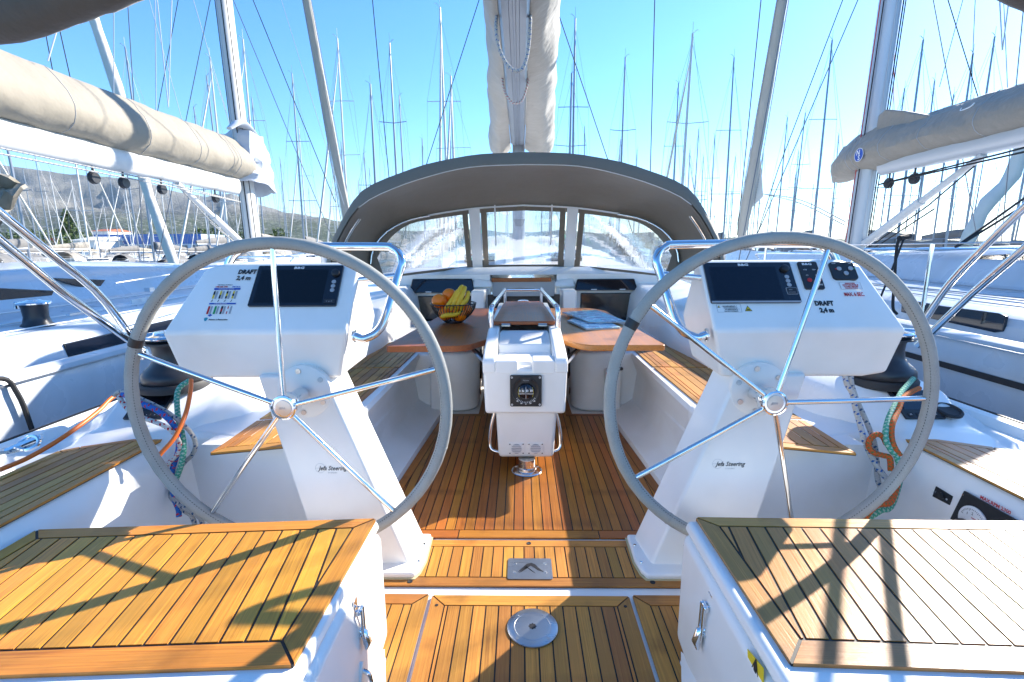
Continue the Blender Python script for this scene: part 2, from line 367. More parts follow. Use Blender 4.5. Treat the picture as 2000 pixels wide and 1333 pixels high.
# quay and shore strip on the left
quay = pbr('quay concrete', (.4, .38, .35), .85); bump(quay, noise(quay, 2, 4), .2, .05)
bm = BM(); box(bm, -400, -38, 128, 2300, -1.5, .5); setp(obj('quay', bm, quay, smooth=False), 'low concrete quay and shore behind the moored boats on the left', kind='structure')
leafm = pbr('far foliage', (.06, .1, .03), .8); _n = noise(leafm, 1.2, 3); N, L, B = nodes(leafm); L.new(mixcol(leafm, _n, (.025, .05, .012), (.12, .17, .05)), B.inputs['Base Color'])
bark = pbr('bark', (.1, .07, .05), .9); bump(bark, noise(bark, 20, 3), .3, .02)
def tree(x, y, Y, h, w, label, name='broadleaf_tree', cyp=False, group='trees along the shore'):
    b = at(x, y, Y=Y); b.z = .5
    t = thing(name, label, 'tree', b, group)
    bm = BM(); tube(bm, [b, b+Vector((.1, 0, h*.5)), b+Vector((0, .1, h*.8))], [h*.04, h*.03, h*.015], 6); obj('trunk', bm, bark, t)
    bm = BM()
    for k in range(420):
        while 1:
            v = Vector((random.uniform(-1, 1), random.uniform(-1, 1), random.uniform(-1, 1)))
            if v.length < 1: break
        if cyp: v = Vector((v.x*w/2*(1-.6*max(0, v.z)), v.y*w/2, h*.5+v.z*h*.5))
        else:
            v = v.normalized()*(v.length**.4); v = Vector((v.x*w/2, v.y*w/2, h*.62+v.z*h*.38+.12*h*math.sin(v.x*4+k % 3)))
        c_ = b+v; r_ = random.uniform(.25, .55)*h/7; a = Vector([random.gauss(0, 1) for _ in range(3)]).normalized(); e = a.orthogonal().normalized(); f = a.cross(e)
        vs = [bm.verts.new(c_+(e*math.cos(q)+f*math.sin(q))*r_*random.uniform(.6, 1.2)) for q in (0, 1.3, 2.5, 3.8, 5.1)]; bm.faces.new(vs)
    obj('crown', bm, leafm, t, smooth=False)
tree(50, 470, 190, 9, 14, 'wide green tree on the hillside foot at the far left edge')
tree(92, 470, 180, 8, 12, 'round green tree left of the dark cypress, below the mountain')
tree(112, 482, 150, 7, 11, 'low olive green bush tree in front of the white warehouse')
tree(141, 480, 170, 15, 5, 'dark narrow cypress left of the blue warehouse', 'cypress_tree', True)
for i, (x, lb) in enumerate(((395, 'small tree right of the blue warehouse'), (418, 'second small tree behind the white shed roof'), (440, 'third small tree behind the white shed roof'), (478, 'small tree seen just above the left steering wheel rim'), (545, 'small tree between the wheel rim and the sprayhood'))):
    tree(x, 475, 200, 9, 9, lb, 'palm_tree' if i in (0, 4) else 'broadleaf_tree')
ORD = ['leftmost', 'second', 'third', 'fourth', 'fifth', 'sixth', 'seventh', 'eighth', 'ninth', 'tenth', 'eleventh', 'twelfth', 'thirteenth', 'fourteenth', 'fifteenth', 'sixteenth', 'seventeenth', 'eighteenth', 'nineteenth', 'twentieth', 'twenty-first', 'twenty-second', 'twenty-third', 'twenty-fourth', 'twenty-fifth']
for i in range(14):
    x = -20+i*13; tree(x, 462, 420+random.uniform(-40, 40), 16, 26, '%s tree from the left in the scrub belt at the mountain foot' % ORD[i], group='scrub trees at the mountain foot')
# buildings
wallb = pbr('blue cladding', (.05, .14, .42), .5); bump(wallb, noise(wallb, 3, 2, (20, 1, 1)), .3, .05)
walll = pbr('pale cladding', (.5, .6, .7), .5); bump(walll, noise(walll, 3, 2, (20, 1, 1)), .3, .05)
wallw = pbr('white render', (.7, .7, .68), .8); bump(wallw, noise(wallw, 3, 3), .2, .03)
cream = pbr('cream render', (.6, .5, .38), .8); bump(cream, noise(cream, 3, 3), .2, .03)
roofo = pbr('orange tile', (.45, .12, .05), .8); bump(roofo, noise(roofo, 8, 3, (6, 1, 1)), .5, .08)
win = pbr('far window', (.03, .05, .08), .15); rough_from(win, noise(win, 3, 2), .1, .3)
def building(x0, x1, ytop, Y, mat, label, roof=None, bandm=None, depth=14, nw=5, name='warehouse'):
    a = at(x0, ytop, Y=Y); b = at(x1, ytop, Y=Y); zt = a.z; z0 = .5
    t = thing(name, label, 'building', ((a.x+b.x)/2, Y, z0))
    bm = BM(); box(bm, a.x, b.x, Y, Y+depth, z0, zt); obj('wall', bm, mat, t, smooth=False)
    if bandm: bm = BM(); box(bm, a.x-.1, b.x+.1, Y-.15, Y-.002, z0+(zt-z0)*.52, zt+.05); obj('fascia', bm, bandm, t, smooth=False)
    if roof:
        bm = BM(); my = Y+depth/2; zr = zt+(b.x-a.x)*.06+.8
        solid(bm, [(a.x-.5, Y-.6, zt), (b.x+.5, Y-.6, zt), (b.x+.5, Y+depth+.6, zt), (a.x-.5, Y+depth+.6, zt)], [(a.x-.3, my-.1, zr), (b.x+.3, my-.1, zr), (b.x+.3, my+.1, zr), (a.x-.3, my+.1, zr)])
        obj('roof', bm, roof, t, smooth=False)
    w = (b.x-a.x)/nw
    for k in range(nw):
        c_ = a.x+w*(k+.5); hh = (zt-z0)*.45 if bandm else (zt-z0)*.5
        bm = BM(); box(bm, c_-w*.28, c_+w*.28, Y-.06, Y-.003, z0+hh*.35, z0+hh); wo = obj('window', bm, win, t, smooth=False)
        bm = BM(); box(bm, c_-.06, c_+.06, Y-.1, Y-.062, z0+hh*.35, z0+hh); obj('mullion', bm, wht, wo, smooth=False)
    return t
tb = building(183, 392, 459, 150, walll, 'long blue and pale blue warehouse on the quay', bandm=wallb, nw=9)
a = at(318, 462, Y=149.7); P = Plane(a, (1, 0, 0), (0, 0, 1))
bm = BM(); P.rect(bm, 0, 3.2, -2.2, .2, .0, .1); obj('sign_board', bm, pbr('cyan sign', (.05, .35, .6), .5), tb, smooth=False)
building(142, 186, 470, 140, wallw, 'white gabled shed left of the blue warehouse', roof=wallw, nw=2, name='shed')
building(392, 470, 470, 145, walll, 'low pale grey blue shed right of the blue warehouse', nw=5, name='shed')
building(470, 640, 474, 160, wallw, 'long low white shed behind the sprayhood side', nw=9, name='shed')
building(18, 62, 472, 160, cream, 'cream house with an orange roof at the far left edge', roof=roofo, nw=4, name='house')
building(66, 120, 476, 190, wallw, 'white house with an orange roof left of the cypress', roof=roofo, nw=4, name='house')
building(180, 210, 452, 230, wallw, 'white house whose orange roof shows above the warehouse', roof=roofo, nw=3, name='house')

# ================================================================== other boats
def bhull(bm, L_, Bm, fb, z=-.9, yaw=1):
    rows = []
    for k in range(13):
        t = k/12; y = -L_*.45+L_*t
        w = Bm/2*(.86+.14*math.sin(min(1, t/.45)*PI/2)) if t < .45 else Bm/2*max(.02, math.cos((t-.45)/.55*PI/2))**.75
        sh = fb*(1+.16*t*t)
        rows.append([(-w, y, z+sh), (-w*.97, y, z+sh*.5), (-w*.8, y, z-.1), (0, y, z-.35), (w*.8, y, z-.1), (w*.97, y, z+sh*.5), (w, y, z+sh), (w*.93, y, z+sh+.03), (0, y, z+sh+.1), (-w*.93, y, z+sh+.03)])
    grid(bm, rows, closed=True); bm.verts.ensure_lookup_table(); bm.faces.new([bm.verts[i] for i in range(10)]); return bm
def make_boat(name, L_, Bm, fb, mh, mat_m, mat_c, nspr, furl, hullm, detail=True):
    t = thing(name, 'moored sailing yacht', 'sailboat')
    obj('hull', bhull(BM(), L_, Bm, fb), hullm, t)
    dz = fb-.9+.12
    bm = BM(); k = Bm*.28; solid(bm, [(-k, -L_*.12, dz-.05), (k, -L_*.12, dz-.05), (k*.6, L_*.28, dz-.05), (-k*.6, L_*.28, dz-.05)], [(-k*.8, -L_*.1, dz+.42), (k*.8, -L_*.1, dz+.42), (k*.4, L_*.24, dz+.3), (-k*.4, L_*.24, dz+.3)])
    cab = obj('cabin', bm, hullm, t, bevel=.06)
    bm = BM()
    for s in (-1, 1): solid(bm, [(s*(k*.93), -L_*.07, dz+.12), (s*(k*.7), L_*.17, dz+.12), (s*(k*.66), L_*.17, dz+.12), (s*(k*.88), -L_*.07, dz+.12)], [(s*(k*.87), -L_*.07, dz+.3), (s*(k*.64), L_*.17, dz+.25), (s*(k*.60), L_*.17, dz+.25), (s*(k*.82), -L_*.07, dz+.3)])
    obj('cabin_window', bm, glassb, t, smooth=False)
    bm = BM(); rows = []
    for j in range(7):
        a = j/6*PI; rows.append([(k*math.cos(a), -L_*.19, dz+.1+.95*math.sin(a)), (k*.9*math.cos(a), -L_*.12, dz+.1+1.0*math.sin(a)), (k*.8*math.cos(a), -L_*.05, dz+.35+.3*math.sin(a))])
    grid(bm, rows, .02); obj('sprayhood', bm, mat_c, t)
    my = L_*.06
    bm = BM(); tube(bm, [(0, my, dz), (0, my-.05, mh*.5), (0, my-.15, mh)], [.088, .085, .055], 8); tube(bm, [(0, my-.15, mh), (0, my-.15, mh+.7)], .012, 4); tube(bm, [(0, my-.1, mh), (.25, my-.1, mh+.25), (.33, my-.1, mh+.22)], .018, 4)
    m_ = obj('mast', bm, mat_m, t)
    sw = Bm*.34; zs = [dz+(mh-dz)*(q+1)/(nspr+1)*(.97) for q in range(nspr)]
    for q, z in enumerate(zs):
        w = sw*(1-.18*q)
        bm = BM(); tube(bm, [(-w, my-.3, z+.05), (0, my-.05, z), (w, my-.3, z+.05)], .03, 6); obj('spreader', bm, mat_m, m_)
    bm = BM()
    for s in (-1, 1):
        pts = [(s*Bm*.45, my-.35, dz-.05)]+[(s*sw*(1-.18*q), my-.3, z+.05) for q, z in enumerate(zs)]+[(0, my-.14, mh*.97)]
        for a_, b_ in zip(pts, pts[1:]): tube(bm, [a_, b_], .009, 4)
        tube(bm, [(s*Bm*.4, my-.3, dz-.05), (0, my, zs[0]-.1)], .008, 4)
    tube(bm, [(0, -L_*.44, dz), (0, my-.18, mh)], .008, 4); tube(bm, [(0, L_*.53, dz+.2), (0, my-.05, mh*.96)], .01, 4)
    obj('shroud', bm, wire, t)
    if furl: bm = BM(); a_, b_ = Vector((0, L_*.52, dz+.5)), Vector((0, my, mh*.9)); tube(bm, [a_.lerp(b_, q/5) for q in range(6)], [.04, .085, .08, .07, .06, .03], 8); obj('furled_sail', bm, sailw, t)
    bm = BM(); tube(bm, [(0, my-.1, dz+1.35), (0, my-L_*.36, dz+1.3)], .1, 8); bo = obj('boom', bm, mat_m, t)
    bm = BM(); tube(bm, [(0, my-.15+(-L_*.35)*q/6, dz+1.72-.04*q) for q in range(7)], [.34, .36, .33, .3, .26, .2, .14], 10, flat=((0, 0, 1), .55, 1.0)); obj('sail_cover', bm, mat_c, bo)
    bm = BM()
    for s in (-1, 1):
        top = [(s*Bm*.46*math.cos(max(0, q-2)/5*PI/2)**.6, -L_*.42+L_*.93*q/7, dz+.6) for q in range(8)]
        for q in range(8): tube(bm, [(top[q][0], top[q][1], dz-.1), top[q]], .012, 4)
        tube(bm, top, .007, 4); tube(bm, [(p[0], p[1], p[2]-.3) for p in top], .006, 4)
    obj('guard_rail', bm, wirew, t)
    return t
navy = pbr('navy gelcoat', (.02, .04, .10), .2, coat=.3); rough_from(navy, noise(navy, 3, 3), .15, .3)
protos = [make_boat('sailing_yacht', 13, 4.1, 1.35, 17.0, aluw, coverR, 2, True, white2),
          make_boat('sailing_yacht', 12, 3.9, 1.3, 17.0, alu, coverG, 2, False, white),
          make_boat('sailing_yacht', 11, 3.6, 1.2, 17.0, alu, coverG, 1, False, navy),
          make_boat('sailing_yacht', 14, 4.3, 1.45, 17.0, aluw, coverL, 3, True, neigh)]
used = [False]*4
def place_boat(i, x, y, mh, yaw, label, group=None):
    def cp(o, par):
        c_ = o.copy(); C.collection.objects.link(c_); c_.parent = par
        for ch in kids[o]: cp(ch, c_)
        return c_
    if not used[i]: used[i] = True; o = protos[i]
    else: o = cp(protos[i], None)
    s = mh/17.; L0 = .06*(13, 12, 11, 14)[i]
    o.scale = (s if s > .8 else .8, s if s > .8 else .8, s); o.rotation_euler = (random.uniform(-.012, .012), random.uniform(-.012, .012), yaw)
    o.location = (x+L0*math.sin(yaw), y-L0*math.cos(yaw), -.9*(1-s)*-1 if 0 else (s-1)*.9)
    o['label'] = label
    if group: o['group'] = group
    elif 'group' in o: del o['group']
    return o
kids = {}
def index(o): kids[o] = list(o.children); [index(c_) for c_ in kids[o]]
for p_ in protos: index(p_)
G1 = 'sailing yachts moored across the marina'
hero = [((408, 170), 17.4, 1, 'distant yacht whose wind-vaned mast tip rises just above the left boom cover'),
 ((470, 100), 17, 0, 'yacht whose white mast rises just right of the big left mast'),
 ((490, 210), 17, 2, 'yacht with a short mast tip right of the left mast, above the cover flap'),
 ((568, 165), 17.4, 1, 'yacht with a single clear mast and low spreader right of the folded cover end'),
 ((657, 100), 17.4, 3, 'yacht with a white mast next to the dark furled sail left of the sprayhood'),
 ((763, 110), 17.4, 1, 'yacht whose mast stands second left from the central boom'),
 ((781, 205), 17, 2, 'yacht with the shorter mast immediately right of its taller neighbour, left of the boom'),
 ((865, 45), 17.4, 0, 'yacht with the tallest far mast, nearest on the left of the central boom'),
 ((877, 275), 15, 2, 'yacht with a tiny mast tip just above the sprayhood, left of the boom'),
 ((722, 338), 15, 2, 'yacht with a tiny mast tip above the sprayhood shoulder on the left'),
 ((1122, 60), 17.4, 1, 'yacht with the tall thin mast nearest on the right of the central boom'),
 ((1145, 262), 15, 2, 'yacht with a short mast tip just above the sprayhood, right of the boom'),
 ((1219, 135), 17.4, 1, 'yacht whose mast and spreader stand second right from the boom'),
 ((1243, 304), 15, 2, 'yacht with a tiny mast tip above the right part of the sprayhood'),
 ((1326, 182), 17.4, 1, 'yacht with twin spreaders above the right shoulder of the sprayhood'),
 ((1321, 243), 16, 2, 'yacht with a lower mast overlapping its twin-spreader neighbour'),
 ((1437, 133), 17.4, 3, 'yacht with a tall mast between the sprayhood and the right furled sail'),
 ((1398, 277), 16, 1, 'yacht with a mid height mast just right of the sprayhood'),
 ((1378, 362), 15, 2, 'yacht with a very low mast tip touching the sprayhood edge'),
 ((1425, 352), 15, 2, 'yacht with a low mast tip left of the right furled sail'),
 ((1482, 322), 15, 1, 'yacht with a low mast behind the right furled sail'),
 ((1535, 245), 17, 2, 'yacht with a leaning mast right of the right furled sail'),
 ((1560, 306), 16, 1, 'yacht with a plain low mast halfway between furled sail and right boom'),
 ((1625, 100), 17.4, 0, 'yacht with the tall single mast left of the right neighbour mast'),
 ((1730, 98), 17.2, 1, 'yacht with a mast peeping out right behind the right neighbour mast'),
 ((1830, 175), 17.2, 2, 'yacht with a mast tip above the middle of the right boom cover'),
 ((1943, 95), 17.4, 3, 'yacht with the mast tip farthest right above the boom cover')]
for (x, y), zt, i, lb in hero:
    p = at(x, y, Z=zt-.9); place_boat(i if x < 1300 else (1, 1, 2, 1)[i], p.x, p.y, zt-.0, random.choice((0, PI))+random.uniform(-.05, .05), lb)
# rows of yachts filling the marina
def fill(xs, Ys, lb, grp, h=(14, 18)):
    for ri, Yr in enumerate(Ys):
        row = ('nearest', 'second', 'third', 'fourth')[ri]+' row'
        x = xs[0]; k = 0
        while x < xs[1]:
            p = at(x, 488, Y=Yr); hh = random.uniform(*h)
            place_boat(random.randrange(4) if xs[0] < 1300 else random.choice((1, 1, 2)), p.x, Yr+random.uniform(-2.5, 2.5), hh, random.choice((0, PI))+random.uniform(-.06, .06), '%s yacht from left in %s %s' % (ORD[k], row, lb), grp)
            x += 5.3*F/Yr*random.uniform(.8, 1.25); k += 1
fill((-60, 480), (31, 46), 'under the big left boom', 'yachts under the left boom', (13, 15))
fill((20, 480), (64, 84, 108), 'of far masts before the warehouses', 'far yachts below the left boom', (12, 16))
fill((490, 720), (52, 70, 95), 'just left of the sprayhood', 'far yachts left of the sprayhood', (12, 15))
fill((720, 1330), (26, 44, 66), 'blurred behind the sprayhood windows', 'yachts seen through the sprayhood windows', (9, 11))
fill((1360, 1660), (58, 76, 100, 135), 'between sprayhood and right mast', 'far yachts between sprayhood and right neighbour', (12, 16))
fill((1700, 2060), (32, 44, 60, 82), 'below the right boom cover', 'yachts below the right boom', (12, 14.5))

# ---- the two yachts alongside
def neighbour(s, my, mat_m, cover, label, boomend):
    t = thing('neighbour_yacht', label, 'sailboat', (s*4.6, 0, -.9))
    X = lambda v: s*v
    sec = [(-1.5, 2.62), (1, 2.6), (3, 2.6), (5.5, 2.6), (8, 2.75), (10.5, 3.2), (12.5, 3.9), (13.6, 4.6)]
    D = 0 if s < 0 else .09
    bm = BM(); rows = []
    for y, xi in sec:
        w = 4.6-xi; d = .03*max(0, y)
        rows.append([(X(4.6+q*w), y, z+d*.3+D) for q, z in ((-.9, -1.3), (-1, -.4), (-1.0, .40), (-1.0, .52), (-.99, .555), (-.965, .57), (-.94, .565), (-.90, .50), (0, .56), (.9, .52), (1, .5), (.9, -1.3))])
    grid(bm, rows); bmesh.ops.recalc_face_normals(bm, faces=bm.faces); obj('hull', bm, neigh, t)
    for z0, z1, nm, mt in ((.345 if s > 0 else .205, .38 if s > 0 else .235, 'hull_stripe', blk), (.525, .535, 'rubbing_strake', steelb)):
        bm = BM(); rows = []
        for y, xi in sec[:6]:
            d = .009*max(0, y)+D; rows.append([(X(xi-.004), y, z0+d), (X(xi-.012), y, z0+d), (X(xi-.012), y, z1+d), (X(xi-.004), y, z1+d)])
        grid(bm, rows, closed=True); obj(nm, bm, mt, t)
    # cockpit coaming and cabin trunk in steps, with moulded lines
    bm = BM(); rows = []
    for y, xi, k, zr in ((-1.5, 2.92, 1, 1.02), (2.0, 2.92, 1, 1.02), (3.4, 2.92, 1, 1.06), (4.4, 2.93, 1, 1.10), (5.5, 2.97, 1, 1.08), (7.5, 3.2, .85, .98), (9.5, 3.65, .6, .85), (10.6, 4.05, .3, .7)):
        zz = D+.012*max(0, y-3)
        rows.append([(X(min(4.6, xi+dx*k)), y, z+zz) for dx, z in ((0, .47), (.03, .62), (.06, .668), (.13, .695), (.50, .715), (.52, .722), (.90, .745), (.92, .752), (.96, .78), (1.06, .93), (1.12, .985))]
                    +[(X(min(4.6, xi+1.25*k)), y, zr+D-.02), (X(4.6), y, zr+D+.02), (X(9.2-xi-1.2*k), y, zr+D-.02), (X(9.2-xi-.1), y, .70+zz), (X(9.2-xi), y, .47+zz)])
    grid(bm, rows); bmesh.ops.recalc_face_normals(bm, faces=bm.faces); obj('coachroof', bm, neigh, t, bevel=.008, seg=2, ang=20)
    # dark side windows in the topside and the cabin side
    def pane(pts, Xp, th=.02, nm='side_window'):
        q = [at(x, y, X=X(Xp)) for x, y in pts]; d_ = Vector((X(1), 0, 0))
        bm = BM(); solid(bm, [p-d_*.004 for p in q], [p+d_*th for p in q]); return obj(nm, bm, glassb, t, bevel=.006, ang=20)
    if s < 0:
        pane([(127, 672), (322, 627), (420, 606), (420, 632), (315, 659), (134, 706)], 2.935)
        pane([(-60, 560), (0, 563), (106, 568), (90, 600), (0, 608), (-60, 614)], 3.93, .03); pane([(98, 543), (206, 547), (190, 568), (150, 560)], 3.96, .03, 'cabin_window')
    else:
        pane([(1762, 584), (1840, 598), (1950, 612), (1965, 618), (1958, 648), (1942, 650), (1760, 610)], 2.935)
        pane([(1910, 500), (1975, 496), (2060, 494), (2060, 522), (2000, 512), (1905, 511)], 4.05, .03)
    for dx, zz, y0, y1 in ((.30, .712, 2.2, 7.2), (.52, .728, 2.2, 7.2), (.905, .758, 2.2, 7.2)):
        bm = BM(); tube(bm, [(X(2.93+dx), y0, zz+D), (X(2.93+dx), 4.4, zz+D+.018), (X(2.99+dx), y1-1.4, zz+D+.034)], .0045, 6); obj('moulding_line', bm, wht if s < 0 else gry, t)
    bm = BM(); tube(bm, [at(x, y, X=X(4.25)) for x, y in (((165, 548), (330, 531), (520, 520)) if s < 0 else ((1690, 487), (1830, 487), (2030, 487)))], .018, 8); tube(bm, [at(x, y+9, X=X(4.27)) for x, y in (((165, 548), (330, 531), (520, 520)) if s < 0 else ((1690, 487), (1830, 487), (2030, 487)))], .014, 8); obj('grab_rail', bm, steel, t)
    if s < 0:
        for k_ in range(5):
            q = at(265+k_*14, 590-k_*3, X=X(3.5)); bm = BM(); obox(bm, q, (1, 0, 0), (0, 1, 0), (0, 0, 1), .012, .1, .05); obj('vent_fin', bm, wht, t)
        bm = BM(); obox(bm, at(292, 566, X=X(3.42)), (1, 0, 0), (0, 1, 0), (0, 0, 1), .05, .06, .035); obj('deck_fitting', bm, steel, t)
        bm = BM(); obox(bm, at(148, 613, X=X(3.1)), (1, 0, 0), (0, 1, 0), (0, 0, 1), .03, .12, .015); obj('deck_fitting', bm, steel, t)
    # winch on the coaming
    wx, wy = X(3.32), 3.22 if s < 0 else 2.2
    z0 = (.715 if s < 0 else .80)
    bm = BM(); lathe(bm, [(.115, -.15), (.118, -.06), (.108, -.02), (.075, .02), (.066, .06), (.070, .12), (.075, .14)], (wx, wy, z0)); w_ = obj('winch', bm, winchg, t)
    bm = BM(); lathe(bm, [(.078, .141), (.092, .146), (.094, .154), (.088, .162), (.05, .168), (.03, .176), (.01, .176)], (wx, wy, z0)); tube(bm, [(wx-.07, wy, z0+.155), (wx-.115, wy-.01, z0+.155), (wx-.118, wy-.01, z0+.115)], .012, 8); obj('winch_top', bm, steel, w_)
    # grab rails, stanchions and guard wires
    bm = BM(); tube(bm, catmull([(X(3.3), 5.0, 1.05), (X(3.3), 5.05, 1.12), (X(3.32), 5.6, 1.13), (X(3.42), 7.2, 1.12), (X(3.44), 7.25, 1.05)], 5), .014, 8); obj('handrail', bm, steel, t)
    for y in ((3.36, 5.6, 7.8, 10.) if s > 0 else (-.5, 6.8, 9.2)):
        xi = 2.72+max(0, y-6)*.1
        bm = BM(); tube(bm, [(X(xi), y, .6), (X(xi+.0), y, 1.22)], .013, 8); obj('stanchion', bm, steel, t)
    for dz in (0, .3):
        bm = BM(); tube(bm, [(X(2.72), -1.5, 1.22-dz), (X(2.72), 6.5, 1.22-dz), (X(3.1), 9.5, 1.24-dz), (X(4.4), 13.4, 1.3-dz)] if s > 0 else [(X(2.72), 3.2, 1.0-dz), (X(2.72), 6.8, 1.22-dz), (X(3.1), 9.5, 1.24-dz), (X(4.4), 13.4, 1.3-dz)], .0045, 6); obj('guard_wire', bm, steelb, t)
    # mast, boom, cover
    mx = X(4.6)
    mb = Vector((mx, my, .9)); mt_ = Vector((mx, my-.55, 17))
    bm = BM(); tube(bm, [mb, mb.lerp(mt_, .5), mt_], [.125, .125, .09], 16, flat=((0, 1, 0), .8, 1.3)); m_ = obj('mast', bm, mat_m, t)
    for q, zz in enumerate((5.6, 9.8)):
        c_ = mb.lerp(mt_, (zz-.9)/16.1)
        for k in (-1, 1): bm = BM(); tube(bm, [c_, c_+Vector((k*1.25, -.35, .1))], .04, 8, flat=((0, 0, 1), 1.4, .5)); obj('spreader', bm, mat_m, m_)
    for k, (dx, dy, r_, mm) in enumerate(((-.07*s*0-.12, -.05, .007, wired), (-.13, .0, .006, wired if s < 0 else red), (.115, -.12, .007, wired), (.05, -.17, .008, wired), (-.03, -.17, .006, wirew))):
        bm = BM(); tube(bm, [mb+Vector((dx, dy, .3)), mt_+Vector((dx*.7, dy, -1))], r_, 6); obj('halyard', bm, mm, m_)
    z_b = 2.24
    by0, by1 = my-.35, boomend
    bm = BM(); tube(bm, [(mx, by0, z_b), (mx, by1, z_b)], .13, 20, flat=((0, 0, 1), .62, 1.08)); bo = obj('boom', bm, aluw if s < 0 else alun, t)
    bm = BM(); rows = []
    n = 60; yf = my+(.13 if s < 0 else .50)
    ztab = [(0, 2.34, 2.95), (8.1, 2.34, 2.96), (8.55, 2.40, 2.85)] if s < 0 else [(0, 2.235, 2.66), (6.1, 2.24, 2.68), (6.5, 2.21, 2.74), (7.0, 2.17, 2.73), (7.45, 2.10, 2.60)]
    for i in range(n+1):
        y = yf+(by1-yf)*i/n; k = i/n
        for (ya, la, ta), (yb, lb_, tb_) in zip(ztab, ztab[1:]):
            if ya <= y <= yb: u_ = (y-ya)/(yb-ya); zl, zt = la+(lb_-la)*u_, ta+(tb_-ta)*u_
        fr = max(0, 1-i/5.5); wv = (.235-.03*k)*(1-.45*fr*fr)
        ring = []
        for a in range(24):
            th = a*2*PI/24; c_, s_ = math.cos(th), math.sin(th)
            q_ = Vector((c_*2, y*1.6, s_*1.3+s*9)); wr = 1+(.09+.25*fr)*mn.noise(q_)+.05*mn.noise(q_*3.3)
            zz = (s_+1)/2; wd = wv*(1.15-.85*zz**1.5)
            ring.append((mx+c_*wd*wr*1.2, y-.10*fr*(zz-.2), zl+(zt-zl)*zz**.88+(.02+.05*fr)*mn.noise(q_*1.7)+.012*mn.noise(q_*4.5)))
        rows.append(ring)
    grid(bm, rows, closed=True); bm.verts.ensure_lookup_table(); bm.faces.new([bm.verts[i] for i in range(24)]); bm.faces.new([bm.verts[i] for i in range(len(bm.verts)-24, len(bm.verts))]); bmesh.ops.recalc_face_normals(bm, faces=bm.faces)
    cv = obj('sail_cover', bm, cover, bo)
    for i in (9, 11, 20, 31, 43, 53):
        bm = BM(); rg = [Vector(p) for p in rows[i]]; ce = sum(rg, Vector())/24; tube(bm, [p+(p-ce).normalized()*.001 for p in rg], .0035, 5, closed=True); obj('cover_seam', bm, gry, cv)
    if s > 0:
        bm = BM(); q = [at(x, y, X=4.55) for x, y in ((1716, 262), (1722, 225), (1736, 213), (1772, 216), (1830, 226), (1850, 229), (1790, 248), (1740, 262))]
        solid(bm, [p+Vector((-.05, 0, 0)) for p in q], [p+Vector((.16, 0, -.03)) for p in q]); obj('cover_fold', bm, cover, cv, bevel=.03)
        for x_, y_ in ((1890, 212), (1692, 275)):
            q = at(x_, y_, X=4.46); bm = BM(); tube(bm, catmull([q+Vector((0, -.07, .03)), q+Vector((-.02, -.05, -.0)), q+Vector((-.02, .05, -.01)), q+Vector((0, .07, .02))], 4), .008, 6); obj('webbing_loop', bm, wht, cv)
    # creased cloth sleeve round the mast at the front end of the cover
    bm = BM(); rows = []
    for i in range(13 if s < 0 else 0):
        t_ = i/12; row = []
        for j in range(22):
            a = j*2*PI/22; c_, s_ = math.cos(a), math.sin(a)
            rr_ = (.30 if s < 0 else .24)*(1+.1*t_)
            q_ = Vector((c_*2.5, s_*2.5+s*4, t_*3)); f_ = .075*mn.noise(q_*1.6)+.04*mn.noise(q_*4)
            top_ = 3.04-.10*s_+.05*mn.noise(q_); low_ = (2.30 if s < 0 else 2.46)-.13*max(0, s_)+.10*mn.noise(Vector((c_*2, s_*2, s*3)))
            row.append((mx+c_*(rr_+f_)*.92, my+.10+s_*(rr_*1.25+f_)*(.85+.3*t_), top_+(low_-top_)*t_))
        rows.append(row)
    if s < 0: grid(bm, rows, .01, closed=True); obj('cover_sleeve', bm, bluecover, cv)
    bm = BM(); tube(bm, catmull([(mx-s*.10, my-.55, 3.06), (mx-s*.14, my-.3, 3.20 if s < 0 else 3.1), (mx-s*.12, my+.05, 3.10), (mx-s*.18, my+.30, 2.90)], 5), [.04, .05, .06, .065, .07, .075, .08, .085, .09, .09, .09, .085, .08, .07, .06, .05], 10, flat=((0, 0, 1), 1.2, .6))
    if s < 0: obj('cover_fold', bm, bluecover, cv)
    else: bm.free()
    # blocks and mainsheet lines under the boom
    for y in ((my-1.0, my-2.1, my-2.7, my-3.1) if s < 0 else (my-.55, my-.95)):
        bm = BM(); lathe(bm, [(.0, -.03), (.055, -.03), (.065, -.015), (.055, 0), (.065, .015), (.055, .03), (0, .03)], (mx-s*.04, y, 1.98), (1, 0, 0), 16, cap=False); tube(bm, [(mx-s*.04, y, 2.1), (mx-s*.04, y, 1.98)], .012, 6); obj('block', bm, winchg, bo)
    bm = BM(); tube(bm, [(mx-s*.1, my-.5, 1.98), (mx-s*.1, my-2.1, 2.06), (mx-s*.1, by1, 2.10)], .009, 6); obj('reefing_line', bm, rGy if s < 0 else wired, bo)
    bm = BM(); tube(bm, [(mx-s*.13, my-.5, 1.97), (mx-s*.13, my-2.1, 2.02), (mx-s*.13, by1, 2.04)], .009, 6); obj('reefing_line', bm, rGy if s < 0 else wired, bo)
    # vang strut
    bm = BM(); tube(bm, [(mx, my-.2, 1.25), (mx, my-1.05, 1.72)], .05, 14); tube(bm, [(mx, my-1.0, 1.69), (mx, my-1.75, 2.1)], .036, 12); obj('kicker_strut', bm, aluw, t)
    bm = BM(); tube(bm, [(mx-s*.03, my-.15, 1.1), (mx-s*.03, my-1.2, 1.66), (mx-s*.03, my-1.7, 2.0)], .008, 6); tube(bm, [(mx+.04, my-.15, 1.1), (mx+.04, my-1.2, 1.62)], .008, 6); obj('kicker_line', bm, wired if s > 0 else rGy, t)
